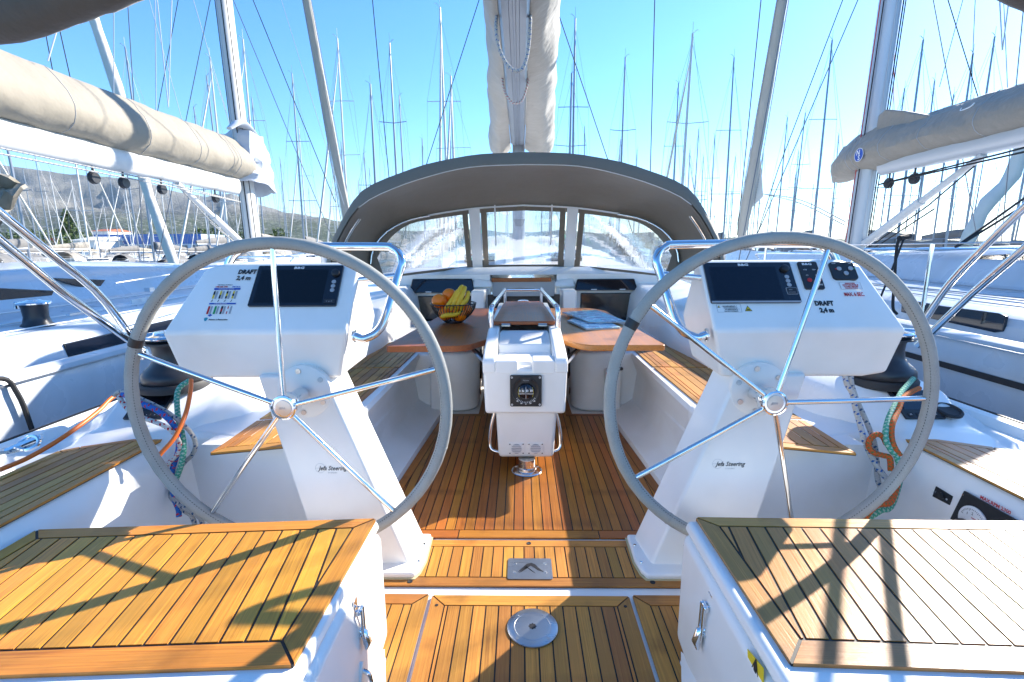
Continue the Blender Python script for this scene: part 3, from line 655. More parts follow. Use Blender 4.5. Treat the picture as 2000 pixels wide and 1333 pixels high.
    # lazy jacks, topping lift, shrouds
    for (ya, za, xb, yb, zb) in ((my-1.9, 3.0, 0, my-.3, 9.5), (my-3.5, 2.98, 0, my-.35, 9.6), (my-1.9, 3.0, 0, my-1.6, 9.5)):
        bm = BM(); tube(bm, [(mx-s*.12, ya, za), (mx-s*.08, yb, zb)], .006, 6); obj('lazy_jack', bm, wirew, t)
    for k in (-1, 1):
        bm = BM(); tube(bm, [(mx+k*1.75, my-.3, .66), (mx+k*1.25, my-.4, 5.7), (mx+k*1.05, my-.6, 9.9), (mx, my-.5, 15.5)], .0065, 6); obj('shroud', bm, wire, t)
        bm = BM(); tube(bm, [(mx+k*1.7, my-.2, .66), (mx, my-.2, 5.5)], .006, 6); obj('shroud', bm, wire, t)
    # forestay with furled genoa
    fb_ = Vector((mx, 13.5 if s < 0 else 10.6, 1.0)); ft = Vector((mx, my-.2 if s < 0 else 7.4, 15.6)); n = 14
    bm = BM(); tube(bm, [fb_.lerp(ft, k/n) for k in range(n+1)], [.05]+[.105*(1-.045*k)*(1+.1*(k % 2)) for k in range(1, n+1)], 10); obj('furled_genoa', bm, sailt, t)
    bm = BM(); tube(bm, [fb_+Vector((-.14, 0, 0)), ft], .008, 6); tube(bm, [fb_+Vector((.16, 0, 0)), ft], .008, 6); obj('halyard', bm, rGy, t)
    bm = BM(); tube(bm, [(mx, -1.6, .7), (mx, my-.6, 16.9)], .006, 6); obj('backstay', bm, wired, t)
    if s > 0:
        bm = BM(); c_ = fb_.lerp(ft, .06); solid(bm, [c_+Vector((-.02, -.02, 0)), c_+Vector((.3, -.08, .35)), c_+Vector((.16, -.08, 1.2)), c_+Vector((0, -.03, 1.3))], [c_+Vector((-.02, .02, 0)), c_+Vector((.3, -.04, .35)), c_+Vector((.16, -.04, 1.2)), c_+Vector((0, .0, 1.3))]); obj('genoa_clew', bm, sailw, t)
        for dz in (0, .05):
            bm = BM(); tube(bm, catmull([c_+Vector((.3, -.06, .4)), (mx-.15, my+1.2, 1.9+dz), (mx-.1, my+.1, 1.5+dz)], 6), .008, 6); obj('genoa_sheet', bm, rGy, t)
        bm = BM(); tube(bm, catmull([at(x, y, Y=3.2) for x, y in ((1775, 463), (1756, 468), (1750, 500), (1747, 550), (1744, 600), (1752, 614))], 5), .009, 8); tube(bm, [at(1765, 468, Y=3.2), at(1741, 530, Y=3.1), at(1716, 590, Y=3.0)], .006, 8); tube(bm, [at(1757, 466, Y=3.2), at(1776, 461, Y=3.25)], .018, 8); obj('tied_line', bm, wired, t)
        for k, (p_, q_) in enumerate(((at(1866, 483, X=3.3), at(2060, 345, X=4.2)), (at(1870, 482, X=3.3), at(2060, 365, X=4.2)))):
            bm = BM(); tube(bm, [p_, q_], .009, 6); obj('sheet', bm, wired, t)
        ep = at(1678, 303, X=4.335); P = Plane((ep.x-.0, ep.y+.0, ep.z), (0, -1, 0), (0, 0, 1)); P.n = Vector((-1, 0, 0))
        bm = BM(); lathe(bm, [(.0, 0), (.075, 0), (.08, .004), (0, .005)], P.p(0, 0, 0), P.n, 24, cap=False); obj('round_emblem', bm, blue, cv)
        bm = BM(); lathe(bm, [(.078, .0055), (.084, .0055), (.084, .003), (.078, .003)], P.p(0, 0, 0), P.n, 24, cap=False); obj('emblem_ring', bm, wht, cv)
        P.text('emblem_letter', 'N', .085, -.045, .0, wht, cv, bold=.002, lift=.008); P.text('emblem_letter', 'S', .085, -.01, -.065, wht, cv, bold=.002, lift=.008)
    else:
        bm = BM(); tube(bm, catmull([(X(2.62), 1.75, .5), (X(2.61), 1.9, .585), (X(2.59), 2.25, .60), (X(2.57), 2.32, .5), (X(2.57), 2.36, .25)], 6), .012, 8); obj('fender_line', bm, wired, t)
        bm = BM(); tube(bm, catmull([(X(2.8), 1.7, .9), (X(2.72), 1.9, .8), (X(2.68), 2.0, .62)], 5), .022, 10); obj('pushpit_rail', bm, steel, t)
    return t
neighbour(-1, 8.42, aluw, coverL, 'white yacht close on the left with sand coloured boom cover and dark winch', 3.6)
neighbour(1, 6.95, alun, coverR, 'grey white yacht close on the right with taupe boom cover and round blue emblem', 4.2)
# other furled sails seen between the masts
def furled(pts, r, mat, label, name='furled_sail', Yd=None):
    p = [at(x, y, Y=Yd) for x, y in pts]; bm = BM(); q = resample(p, 12); tube(bm, q, [r*(1+.12*math.sin(k*2.1)) for k in range(12)], 10)
    setp(obj(name, bm, mat), label, 'furled sail')
furled([(150, -60), (235, 190), (290, 380), (345, 530)], .13, sailw, 'white furled headsail leaning behind the left boom, ending near the blue warehouse', Yd=14)
furled([(2010, 250), (1975, 350), (1925, 400), (1885, 480)], .16, sailw, 'cream furled headsail behind the right boom near the picture edge', Yd=13)
bm = BM(); rows = []
for i in range(9):
    t_ = i/8; rows.append([tuple(at(-40+t_*95*(1-.1*j), 330+j*14+t_*30+6*math.sin(j*2+i), Y=7+.1*math.sin(j*1.9+i))) for j in range(7)])
grid(bm, rows, .05); setp(obj('sail_cover', bm, coverL), 'crumpled sand coloured sail cover end sticking in at the left edge under the boom', 'sail cover')

# thin sea haze over the whole bay
hz = bpy.data.materials.new('haze'); hz.use_nodes = True; N = hz.node_tree.nodes; N.remove(N['Principled BSDF']); v = N.new('ShaderNodeVolumePrincipled'); v.inputs['Color'].default_value = (.72, .84, 1, 1); v.inputs['Density'].default_value = .00002
hz.node_tree.links.new(v.outputs[0], N['Material Output'].inputs['Volume'])
bm = BM(); box(bm, -9500, 9500, -310, 9100, -2.2, 900); setp(obj('haze', bm, hz, smooth=False), 'thin pale sea haze over the bay', kind='stuff')

# ================================================================== OUR YACHT: hull, deck, coamings (the setting)
white_deck = white
for s in (-1, 1):
    bm = BM(); rows = []
    S = [ # Y, xi, ztop, xo, floor z
        (-.6, 1.50, .43, 1.86), (1.86, 1.50, .43, 1.86), (1.90, 1.47, .45, 1.86), (1.99, 1.42, .455, 1.86), (2.14, 1.36, .56, 1.86), (2.3, 1.33, .585, 1.86), (3.0, 1.27, .60, 1.84), (4.0, 1.22, .68, 1.82), (4.9, 1.2, .80, 1.8), (5.6, 1.2, .86, 1.75), (8.5, 1.1, .80, 1.6), (11, .7, .62, 1.2), (13, .3, .55, .6)]
    for y, xi, zt, xo in S:
        hb = 2.14 if y < 8 else 2.14*math.cos((y-8)/7*PI/2)**.7+.05
        xo = min(xo, hb-.12)
        if y < 2.0: pr = [(xi-.05, -.0), (xi-.012, zt-.09), (xi, zt-.035), (xi+.035, zt), (xo, zt), (xo+.05, zt-.03)]
        else: pr = [(xi-.10, .30), (xi-.05, zt-.12), (xi, zt-.04), (xi+.05, zt), (xo, zt), (xo+.07, min(zt-.05, .50))]
        pr += [(max(hb-.06, xo+.1), .40), (hb-.05, .44), (hb-.01, .445), (hb+.01, .41), (hb+.05, -1.1)]
        rows.append([(s*x, y, z) for x, z in pr])
    grid(bm, rows); bmesh.ops.recalc_face_normals(bm, faces=bm.faces)
    side = obj('cockpit_coaming', bm, white); setp(side, 'white moulded %s coaming, side deck and topsides of the near yacht' % ('left' if s < 0 else 'right'), kind='structure')
    bm = BM(); grid(bm, [[(s*2.14, y, .447), (s*2.152, y, .447), (s*2.165, y, .43), (s*2.17, y, .40)] for y in (-.6, 8)]); obj('toe_rail', bm, rubber, side)
    # seat end wall and lazarette floor
    bm = BM(); solid(bm, [(s*.80, 1.80, -.01), (s*1.50, 1.94, -.01), (s*1.5, 2.3, -.01), (s*.8, 2.3, -.01)], [(s*.78, 1.765, .452), (s*1.46, 1.93, .452), (s*1.46, 2.3, .452), (s*.78, 2.3, .452)])
    obj('seat_end_moulding', bm, white, side, bevel=.03)
bm = BM(); box(bm, -1.55, 1.55, -.6, 5.6, -.06, -.004)
sole = setp(obj('cockpit_sole', bm, white2, smooth=False), 'cockpit floor of the near yacht laid with narrow dark teak planks', kind='structure')
w = .0428
V2 = lambda *p: [Vector(q) for q in p]
planked(sole, V2((-.30, 1.866), (.30, 1.866), (.30, 5.2), (-.30, 5.2)), 0, PI/2, w, teakD, border=[.055, 0, 0, 0], phase=w/2)
for s in (-1, 1):
    poly = V2((s*.3, 1.866), (s*.705, 1.866), (s*.602, 3.44), (s*.3, 3.44))
    if s < 0: poly = poly[::-1]
    bd = [.055, .045, .045, 0] if s > 0 else [.045, .045, .055, 0]
    if s < 0: bd = [.045, .045, .055, 0]
    planked(sole, poly, 0, PI/2, w, teakD, border=bd, phase=w/2)
    poly = V2((s*.303, 3.44), (s*.345, 3.44), (s*.34, 5.2), (s*.303, 5.2)); planked(sole, poly if s > 0 else poly[::-1], 0, PI/2, .06, teakD)
planked(sole, V2((-.86, 1.565), (.86, 1.565), (.86, 1.846), (-.86, 1.846)), 0, PI/2, .0412, teakS, border=[.047, 0, .044, 0], phase=.0206)
planked(sole, V2((-.345, .3), (.345, .3), (.345, 1.515), (-.345, 1.515)), 0, PI/2, .0435, teakS, border=[0, .05, .05, .05], phase=.02175)
for s in (-1, 1):
    poly = V2((s*.358, .3), (s*.95, .3), (s*.95, 1.52), (s*.358, 1.52)); bd = [0, 0, .05, .05]
    if s < 0: poly = poly[::-1]; bd = [.05, 0, 0, .05]; bd = [.05, 0, 0, .05]
    planked(sole, poly, 0, PI/2, .0435, teakS, border=([0, 0, .05, .05] if s > 0 else [.05, 0, 0, .05]), phase=s*.0)
# stainless plate, deck disc, plugs
bm = BM(); P = Plane((0, 1.66, .0062), (1, 0, 0), (0, 1, 0)); P.rect(bm, -.083, .085, -.062, .06, 0, .0022, .008)
pl = setp(obj('engraved_plate', bm, steelb), 'small rectangular stainless plate with a black wave logo set in the teak floor', 'plate')
bm = BM(); P.slab(bm, [(-.045, -.025), (-.03, .0), (-.01, .026), (.008, .032), (.022, .022), (.04, -.006), (.058, -.025), (.03, -.012), (.012, .008), (.004, .014), (-.004, .006), (-.02, -.004)], .0024, .0027)
obj('wave_logo', bm, blk, pl)
bm = BM(); P.slab(bm, [(-.042, -.030), (-.012, .012), (-.002, -.002), (.012, -.022), (.022, -.03), (.004, -.014), (-.008, .000), (-.02, -.012)], .0024, .0027); obj('wave_logo', bm, blk, pl)
for u in (-.057, .058):
    for v in (-.025, .027): bm = BM(); P.disc(bm, u, v, .007, .0022, .0032, 12); P.disc(bm, u, v, .0028, .0032, .0034, 8); obj('screw', bm, steel, pl)
dc = Vector((.004, 1.366, .0055))
bm = BM(); lathe(bm, [(.0815, 0), (.0815, .004), (.079, .0055), (.0585, .006), (.0575, .0052), (.0565, .0060), (.054, .0061), (.015, .0061), (0.001, .0061)], dc, seg=48)
ds = setp(obj('deck_cover', bm, steelb), 'round stainless deck cover disc with four screws in the teak floor', 'deck plate')
bm = BM(); P = Plane(dc, (1, 0, 0), (0, 1, 0)); st_ = []
for k in range(16): r_ = .014 if k % 2 == 0 else .0105; st_.append((r_*math.cos(k*PI/8), r_*math.sin(k*PI/8)))
P.slab(bm, st_, .0063, .0066); obj('key_socket', bm, blk, ds)
for a in (45, 135, 225, 315): bm = BM(); P.disc(bm, .069*math.cos(rad(a)), .069*math.sin(rad(a)), .006, .0054, .0066, 12); P.disc(bm, .069*math.cos(rad(a)), .069*math.sin(rad(a)), .003, .0066, .0068, 8); obj('screw', bm, steelb, ds)
for (x, y), lb in (((0, 1.824), 'dark round plug in the teak border at the middle of the floor'), ((-.44, 1.585), 'dark round plug in the teak strip by the left pedestal foot'), ((.447, 1.588), 'dark round plug in the teak strip by the right pedestal foot')):
    bm = BM(); lathe(bm, [(.0095, .004), (.0095, .0065), (.006, .0068), (.004, .0055), (.001, .0055)], (x, y, 0), seg=16); setp(obj('deck_plug', bm, rubber), lb, 'plug')
for s in (-1, 1):
    bm = BM(); lathe(bm, [(.0055, .004), (.0055, .0062), (.001, .0064)], (s*.322, 1.465, 0), seg=12); setp(obj('hinge_screw', bm, rubber), 'tiny dark screw in the %s front corner of the teak floor hatch' % ('left' if s < 0 else 'right'), 'screw')

# ================================================================== aft locker benches
def latch(P, parent, k=1., name='latch'):
    o = obj('hasp_latch', P.rect(BM(), -.011*k, .011*k, .012*k, .058*k, 0, .003, .004*k), steel, parent, bevel=.001)
    bm = BM(); P.rect(bm, -.011*k, .011*k, -.058*k, -.012*k, 0, .003, .004*k); obj('catch_plate', bm, steel, o)
    bm = BM(); tube(bm, [P.p(-.007*k, .034*k, .004), P.p(-.007*k, .034*k, .016*k), P.p(-.007*k, -.03*k, .018*k), P.p(-.004*k, -.052*k, .02*k), P.p(.004*k, -.052*k, .02*k), P.p(.007*k, -.03*k, .018*k), P.p(.007*k, .034*k, .016*k), P.p(.007*k, .034*k, .004)], .0028*k, 8); obj('bail', bm, steel, o)
    bm = BM(); tube(bm, [P.p(0, -.018*k, .006), P.p(0, -.026*k, .02*k), P.p(0, -.05*k, .026*k), P.p(0, -.068*k, .022*k)], [.006*k, .008*k, .009*k, .004*k], 10); obj('lever', bm, steel, o)
    bm = BM(); tube(bm, [P.p(-.012*k, .03*k, .011*k), P.p(.012*k, .03*k, .011*k)], .0055*k, 10); obj('hinge_pin', bm, steel, o)
    bm = BM(); tube(bm, [P.p(-.012*k, -.03*k, .011*k), P.p(.012*k, -.03*k, .011*k)], .0045*k, 10); obj('hinge_pin', bm, steel, o)
    return o
ZL = .39
def bench(s):
    lab = 'left aft locker bench with a sunlit golden teak lid and white sides' if s < 0 else 'right aft locker bench with a pale smooth teak lid and yellow gas sticker'
    t = thing('locker_bench', lab, 'locker bench', (s*1.0, 1.0, 0))
    bm = BM(); yf = lambda x: 1.375-(.055*(abs(x)-.46) if s < 0 else .01*(abs(x)-.46))
    solid(bm, [(s*.40, .30, -.003), (s*.452, 1.345, -.003), (s*1.48, yf(1.5)-.02, -.003), (s*1.48, .30, -.003)],
          [(s*.455, .30, ZL-.04), (s*.462, 1.372, ZL-.04), (s*1.49, yf(1.5), ZL-.04), (s*1.49, .30, ZL-.04)])
    obj('locker_body', bm, white, t, bevel=.03, seg=4)
    bm = BM(); solid(bm, [(s*.365, .30, 0), (s*.365, 1.02, 0), (s*.448, 1.30, 0), (s*.5, 1.1, 0), (s*.5, .3, 0)], [(s*.44, .30, .13), (s*.44, .98, .10), (s*.456, 1.26, .012), (s*.5, 1.1, .15), (s*.5, .3, .15)]); obj('foot_moulding', bm, white, t, bevel=.02)
    bm = BM(); solid(bm, [(s*.461, .30, ZL-.037), (s*.467, 1.372, ZL-.037), (s*1.49, yf(1.5)-.003, ZL-.037), (s*1.49, .30, ZL-.037)],
          [(s*.470, .30, ZL-.001), (s*.474, 1.362, ZL-.001), (s*1.49, yf(1.5)-.012, ZL-.001), (s*1.49, .30, ZL-.001)])
    lid = obj('lid_moulding', bm, white, t, bevel=.013, seg=4)
    y0 = .818 if s < 0 else .832
    if s < 0: poly = V2((-.482, y0), (-1.46, .765), (-1.46, 1.283), (-.474, 1.350)); bd = [.062, 0, .048, .052]; 
    else: poly = V2((.499, y0), (1.46, .800), (1.46, 1.345), (.499, 1.362)); bd = [.062, 0, .048, .052]
    if s < 0: poly = [poly[0], poly[3], poly[2], poly[1]]; bd = [.052, .048, .045, .062]
    planked(t, poly, ZL, PI/2+s*-.16, .0515, teakL if s < 0 else teakR, gap=.0068, border=bd, th=.008)
    # latch and fittings on the inner face
    p_ = Plane((s*.4645, 1.145, .262) if s < 0 else (s*.466, 1.115, .25), (0, s, 0) if s > 0 else (0, -1, 0), (0, 0, 1))
    if s > 0: p_ = Plane((.4625, 1.125, .245), (0, -1, 0), (-.02, 0, 1)); p_.n = Vector((-1, 0, 0))
    else: p_ = Plane((-.4585, 1.09, .26), (0, 1, 0), (.02, 0, 1)); p_.n = Vector((1, 0, 0))
    latch(p_, t, 1.15 if s < 0 else 1.3)
    bm = BM(); tube(bm, [(s*.461, .3, .305), (s*.467, 1.36, .305)], .0016, 6); obj('lid_seam', bm, gry, t)
    if s < 0:
        bm = BM(); p_.o = Vector((-.449, 1.085, .0)); q = [(-.02+.022*math.cos(a)*1.0, .09+.075*math.sin(a)) for a in [k*PI/12 for k in range(24)]]
        p_.slab(bm, q, 0, .009); g = obj('flush_handle', bm, white, t, bevel=.003)
        bm = BM(); tube(bm, catmull([p_.p(-.02, .14, .006), p_.p(-.022, .13, .024), p_.p(-.022, .09, .03), p_.p(-.02, .05, .024), p_.p(-.02, .04, .006)], 5), .0055, 8); obj('handle_bar', bm, steel, g)
    else:
        a, b, c_, d = [at(x, y, X=.4605) for x, y in ((1461, 1268), (1492, 1305), (1492, 1352), (1463, 1318))]
        bm = BM(); solid(bm, [a, b, c_, d], [v+Vector((-.0015, 0, 0)) for v in (a, b, c_, d)]); st = obj('warning_sticker', bm, yel, t, smooth=False)
        ctr = (a+b+c_+d)/4; ux = (b-a).normalized(); uy = (a-d).normalized()
        P = Plane(ctr+Vector((-.002, 0, 0)), (0, -1, 0), (0, 0, 1)); P.n = Vector((-1, 0, 0))
        for u0, u1 in ((-.021, -.0195), (.0195, .021)): pass
        bm = BM(); P.rect(bm, -.006, .006, -.004, .016, 0, .0006, .003); P.rect(bm, -.003, .003, .016, .021, 0, .0006); obj('bottle_symbol', bm, blk, st)
        tri = [(-.016, -.012), (.016, -.012), (0, .028)]
        bm = BM()
        for k in range(3):
            p1, p2 = Vector(tri[k]), Vector(tri[(k+1) % 3]); e = (p2-p1).normalized()*.0012; f = Vector((-e.y, e.x)); P.slab(bm, [tuple(p1-f), tuple(p2-f), tuple(p2+f), tuple(p1+f)], 0, .0005)
        obj('triangle_outline', bm, blk, st)
        P.text('sticker_text', 'GAS', .013, -.012, -.026, blk, st, bold=.0004)
    return t
bench(-1); bench(1)

# ================================================================== helm seat tops (outboard)
for s in (-1, 1):
    t = thing('helm_bench', ('left outboard helm bench top of brown teak planks tapering to a point' if s < 0 else 'right outboard helm bench top of pale sunlit teak tapering to a point'), 'bench', (s*1.6, 1.4, .43))
    poly = V2((s*1.515, .0), (s*1.84, .0), (s*1.84, 1.76), (s*1.79, 1.80), (s*1.518, 1.94)); bd = [0, .03, .03, .03, .035]
    if s < 0: poly = [poly[0]]+poly[:0:-1]; bd = [.035, .03, .03, .03, 0]
    planked(t, poly, .432, PI/2+s*.03, .044, teakS if s < 0 else teakR, border=bd, th=.007)
# engine panel on the right box face
P = Plane((1.487, 1.6, .33), (0, -1, 0), (.03, 0, 1)); P.n = Vector((-1, 0, .03)).normalized()
t = thing('engine_panel', 'black engine throttle panel with a numbered dial and red MAX.RPM 2300 lettering', 'control panel', (1.48, 1.6, .33))
def bx(x, y): # picture point on that face, in panel u,v
    q = at(x, y, X=1.483); return (1.6-q.y, q.z-.33)
q = [bx(1500+x/4, 720+y/4) for x, y in ((1530, 955), (1985, 1210), (1960, 1380), (1400, 1380), (1420, 1195))]
bm = BM(); P.slab(bm, q[::-1], 0, .006); obj('panel_plate', bm, black, t, bevel=.002)
cu, cv = bx(1500+1610/4, 720+1200/4)
P2 = Plane(P.p(cu, cv, .006), P.u, P.v); P2.n = P.n
bm = BM(); lathe(bm, [(.052, 0), (.052, .004), (.046, .006), (.001, .006)], P2.o, P2.n, 36); dl = obj('dial', bm, wht, t)
for k in range(19):
    a = rad(160-k*140/18); r0 = .036 if k % 6 == 0 else .039
    bm = BM(); e = Vector((math.cos(a), math.sin(a))); f = Vector((-e.y, e.x))*.0006; P2.slab(bm, [tuple(e*r0-f), tuple(e*r0+f), tuple(e*.044+f), tuple(e*.044-f)], .006, .0064); obj('dial_tick', bm, blk, dl)
for tx, a in (('1', 132), ('2', 92), ('3', 40)): P2.text('dial_number', tx, .013, .028*math.cos(rad(a))-.004, .028*math.sin(rad(a))-.004, blk, dl, lift=.0066)
P2.text('dial_text', 'VARIOUS', .0062, -.004, .012, red, dl, lift=.0066, bold=.0001)
bm = BM(); lathe(bm, [(.026, .006), (.026, .02), (.02, .03), (.001, .032)], P2.p(-.022, -.03), P2.n, 24); obj('throttle_hub', bm, black, t)
u, v = bx(1912, 968); u2, v2 = bx(1971, 1001)
P.text('red_lettering', 'MAX.RPM 2300', .0165, u, v-.010, red, t, bold=.0004, sx=.95, lift=.001)
u, v = bx(1500+1525/4, 720+975/4); bm = BM(); P.disc(bm, u+.003, v-.004, .0035, .006, .008, 10); obj('screw', bm, steel, t)
q = [bx(1500+x/4, 720+y/4) for x, y in ((1310, 920), (1440, 1000), (1420, 1070), (1285, 1000))]
bm = BM(); P.slab(bm, q[::-1], 0, .005)
sk = setp(obj('socket_cover', bm, black, bevel=.002), 'small black two-screw socket left of the engine panel', 'socket')
for x, y in ((1312, 965), (1402, 1023)): u, v = bx(1500+x/4, 720+y/4); bm = BM(); P.disc(bm, u, v, .004, .005, .007, 10); obj('screw', bm, steel, sk)
u, v = bx(1500+1365/4, 720+995/4); bm = BM(); lathe(bm, [(.011, .005), (.011, .012), (.001, .013)], P.p(u, v), P.n, 16); obj('knob', bm, black, sk)
q = [bx(1500+x/4, 720+y/4) for x, y in ((1265, 1060), (1395, 1140), (1365, 1260), (1220, 1180))]
bm = BM(); P.slab(bm, q[::-1], 0, .0008)
stk = setp(obj('fan_sticker', bm, wht, smooth=False), 'small sticker with a red warning triangle and propeller, left of the dial', 'sticker')
u, v = bx(1500+1300/4, 720+1165/4)
bm = BM(); tri = [(-.019, -.014), (.019, -.014), (.002, .024)]
for k in range(3):
    p1, p2 = Vector(tri[k]), Vector(tri[(k+1) % 3]); e = (p2-p1).normalized()*.0016; f = Vector((-e.y, e.x)); P.slab(bm, [(u+w_.x, v+w_.y) for w_ in (p1-f-e, p2-f+e, p2+f+e, p1+f-e)], .0009, .0014)
for a in (0, 90, 180, 270): e = Vector((math.cos(rad(a)), math.sin(rad(a)))); P.disc(bm, u+e.x*.0062, v-.002+e.y*.0062, .0042, .0009, .0014, 8)
obj('triangle_symbol', bm, red, stk)

# ================================================================== steering pedestals + consoles
cream_s = pbr('old sealant', (.55, .47, .28), .7); rough_from(cream_s, noise(cream_s, 20, 3), .6, .8)
def console(s):
    t = thing('helm_console', ('left steering console with sea mark sticker, DRAFT lettering and one black chart plotter' if s < 0 else 'right steering console with chart plotter, two keypads and red MAX. 6 SEC. lettering'), 'steering console', (s*.8, 1.75, 0))
    # pedestal: leaning slab
    bm = BM(); solid(bm, [(s*.455, 1.66, .015), (s*.80, 1.66, .015), (s*.80, 1.84, .015), (s*.43, 1.84, .015)], [(s*.742, 1.69, .76), (s*.985, 1.69, .76), (s*.985, 1.84, .76), (s*.715, 1.84, .76)])
    obj('pedestal', bm, white, t, bevel=.012)
    bm = BM(); P0 = Plane((0, 0, 0), (1, 0, 0), (0, 1, 0)); pts = [(s*.43, 1.60), (s*.415, 1.63), (s*.405, 1.70), (s*.41, 1.86), (s*.83, 1.86), (s*.83, 1.60)]
    P0.slab(bm, pts if s > 0 else pts[::-1], .004, .028); ft = obj('pedestal_foot', bm, white, t, bevel=.01)
    bm = BM(); P0.slab(bm, [(x+(x-s*.6)*.03, y+(y-1.75)*.03) for x, y in (pts if s > 0 else pts[::-1])], .004, .0075); obj('sealant_bead', bm, cream_s, ft, smooth=False)
    for y in (1.67, 1.78): bm = BM(); lathe(bm, [(.006, .028), (.005, .031), (.001, .031)], (s*.425, y, 0), seg=10); obj('bolt', bm, steel, ft)
    # console head
    xo, xi = 1.315, .65
    v = Vector((0, .18, .23)).normalized()
    A_ = lambda x, k, h=0: Vector((s*x, 1.68, .92))+v*k+Vector((0, -.788, .616))*h
    prof = [(1.68, .92), (1.865, 1.155), (1.90, 1.155), (2.03, .93), (2.02, .75), (1.715, .742)]
    bm = BM(); N_ = len(prof)
    inner = [bm.verts.new((s*(xi-.01+.05*(z < .8)), y, z)) for y, z in prof]
    mid = [bm.verts.new((s*x, y, z)) for x, (y, z) in zip((1.19, 1.16, 1.16, 1.2, 1.2, 1.2), prof)]
    outer = [bm.verts.new(p) for p in ((s*xo, 1.69, .915), (s*1.245, 1.87, 1.135), (s*1.245, 1.90, 1.135), (s*xo, 2.02, .92), (s*1.285, 2.0, .765), (s*1.285, 1.72, .755))]
    bm.faces.new(inner); bm.faces.new(outer[::-1])
    for a, b in ((inner, mid), (mid, outer)):
        for k in range(N_): bm.faces.new((a[k], a[(k+1) % N_], b[(k+1) % N_], b[k]))
    bmesh.ops.recalc_face_normals(bm, faces=bm.faces); obj('console_housing', bm, white, t, bevel=.018, seg=4, ang=12)
    # grab rail
    pts = [(.64, 1.74, .893), (.60, 1.745, .885), (.545, 1.78, .93), (.50, 1.86, 1.10), (.485, 1.88, 1.16), (.52, 1.90, 1.205), (.60, 1.905, 1.215), (1.05, 1.905, 1.215), (1.13, 1.905, 1.20), (1.17, 1.90, 1.15), (1.175, 1.89, 1.10)]
    cp_ = catmull(sgn(s, pts), 7)
    bm = BM(); tube(bm, cp_, .0165, 14); gr = obj('grab_rail', bm, steel, t)
    bm = BM(); tube(bm, [(s*.505, 1.86, 1.105), (s*.66, 1.84, 1.09)], .012, 12); obj('rail_stay', bm, steel, gr)
    bm = BM(); lathe(bm, [(.024, 0), (.024, .006), (.018, .008)], (s*.642, 1.74, .893), (-s, 0, -.02), 20); obj('rail_flange', bm, steel, gr)
    # hub plate on pedestal
    hc = Vector((s*.815, 1.688, .705 if s > 0 else .70))
    Ph = Plane(hc+Vector((0, -.002, 0)), (1, 0, 0), (0, 0, 1))
    bm = BM(); lathe(bm, [(.098, -.02), (.098, .004), (.095, .006), (.001, .006)], Ph.o, Ph.n, 40); hp = obj('hub_plate', bm, white, t)
    for a in (100, 35, -30, -95, 160, 215): bm = BM(); Ph.disc(bm, .078*math.cos(rad(a)), .078*math.sin(rad(a)), .0095, .006, .009, 14); Ph.disc(bm, .078*math.cos(rad(a)), .078*math.sin(rad(a)), .005, .009, .0094, 6); obj('bolt', bm, steelb, hp)
    # maker lettering on the pedestal
    Pp = Plane((s*.0, 1.66-.003, 0), (1, 0, 0), (0, .03/.745, 1))
    q = at(628, 913, Y=1.70) if s < 0 else at(1394, 906, Y=1.695)
    yy = 1.66+.03*(q.z/.745)
    Pp = Plane((q.x, yy, q.z), (1, 0, 0), (0, .04, 1))
    Pp.text('maker_lettering', 'Jefa Steering', .0235, 0, 0, blk, t, shear=.35, bold=.0002, sx=.88, lift=.002)
    bm = BM(); lathe(bm, [(.018, .0008), (.0185, .0012), (.0177, .0012)], Pp.p(.006, .008), Pp.n, 28, cap=False); tube(bm, [Pp.p(-.012, .008, .001), Pp.p(.024, .008, .001)], .0004, 4); obj('maker_emblem', bm, gry, t)
    Pp.text('maker_lettering', 'S Y S T E M S', .006, .035, -.012, gry, t, lift=.002)
    # instrument face
    P = Plane((0, 1.68, .92), (1, 0, 0), (0, .616, .788)); P.o = P.o+P.n*.0
    if s < 0:
        bm = BM(); P.rect(bm, -1.022, -.698, .103, .283, -.01, .007, .006); dsp = obj('chart_plotter', bm, glassb, t, bevel=.002)
        bm = BM(); P.rect(bm, -1.005, -.752, .116, .262, .0071, .0078); obj('screen', bm, pbr('screen black', (.002, .002, .003), .05), dsp, smooth=False)
        P.text('plotter_logo', 'B&G', .0135, -.885, .266, wht, dsp, bold=.0005, shear=.15, sx=1.5, lift=.0082)
        bm = BM(); lathe(bm, [(.015, .007), (.0145, .017), (.012, .019), (.001, .019)], P.p(-.722, .245), P.n, 24); obj('rotary_knob', bm, black, dsp)
        for k, vv in enumerate((.207, .188, .170)): bm = BM(); P.disc(bm, -.7225, vv, .0082, .0071, .0085, 18); obj('key_button', bm, gry, dsp)
        bm = BM(); P.rect(bm, -.745, -.702, .113, .132, .0072, .0084, .002); obj('card_slot', bm, winchg, dsp); P.text('slot_symbol', '< o >', .011, -.738, .118, gry, dsp, lift=.0088)
        P.text('draft_lettering', 'DRAFT', .026, -1.098, .250, blk, t, bold=.0013, sx=.86, shear=.1); P.text('draft_lettering', '2,4 m', .026, -1.098, .222, blk, t, bold=.0008, sx=.92, shear=.1)
        # sea mark sticker
        bm = BM(); P.rect(bm, -1.168, -1.07, .178, .186, .0004, .001); st = obj('seamark_sticker', bm, blue, t, smooth=False)
        bm = BM(); P.rect(bm, -1.168, -1.07, .115, .121, .0004, .001); obj('sticker_bar', bm, blue, st, smooth=False)
        P.text('sticker_text', 'NAUTICKA PATROLA', .0058, -1.16, .198, blk, st); P.text('sticker_text', '+385 020 1000', .0075, -1.166, .189, red, st, bold=.0003); P.text('sticker_text', 'VHF 10,16', .0070, -1.103, .189, blue, st, bold=.0002)
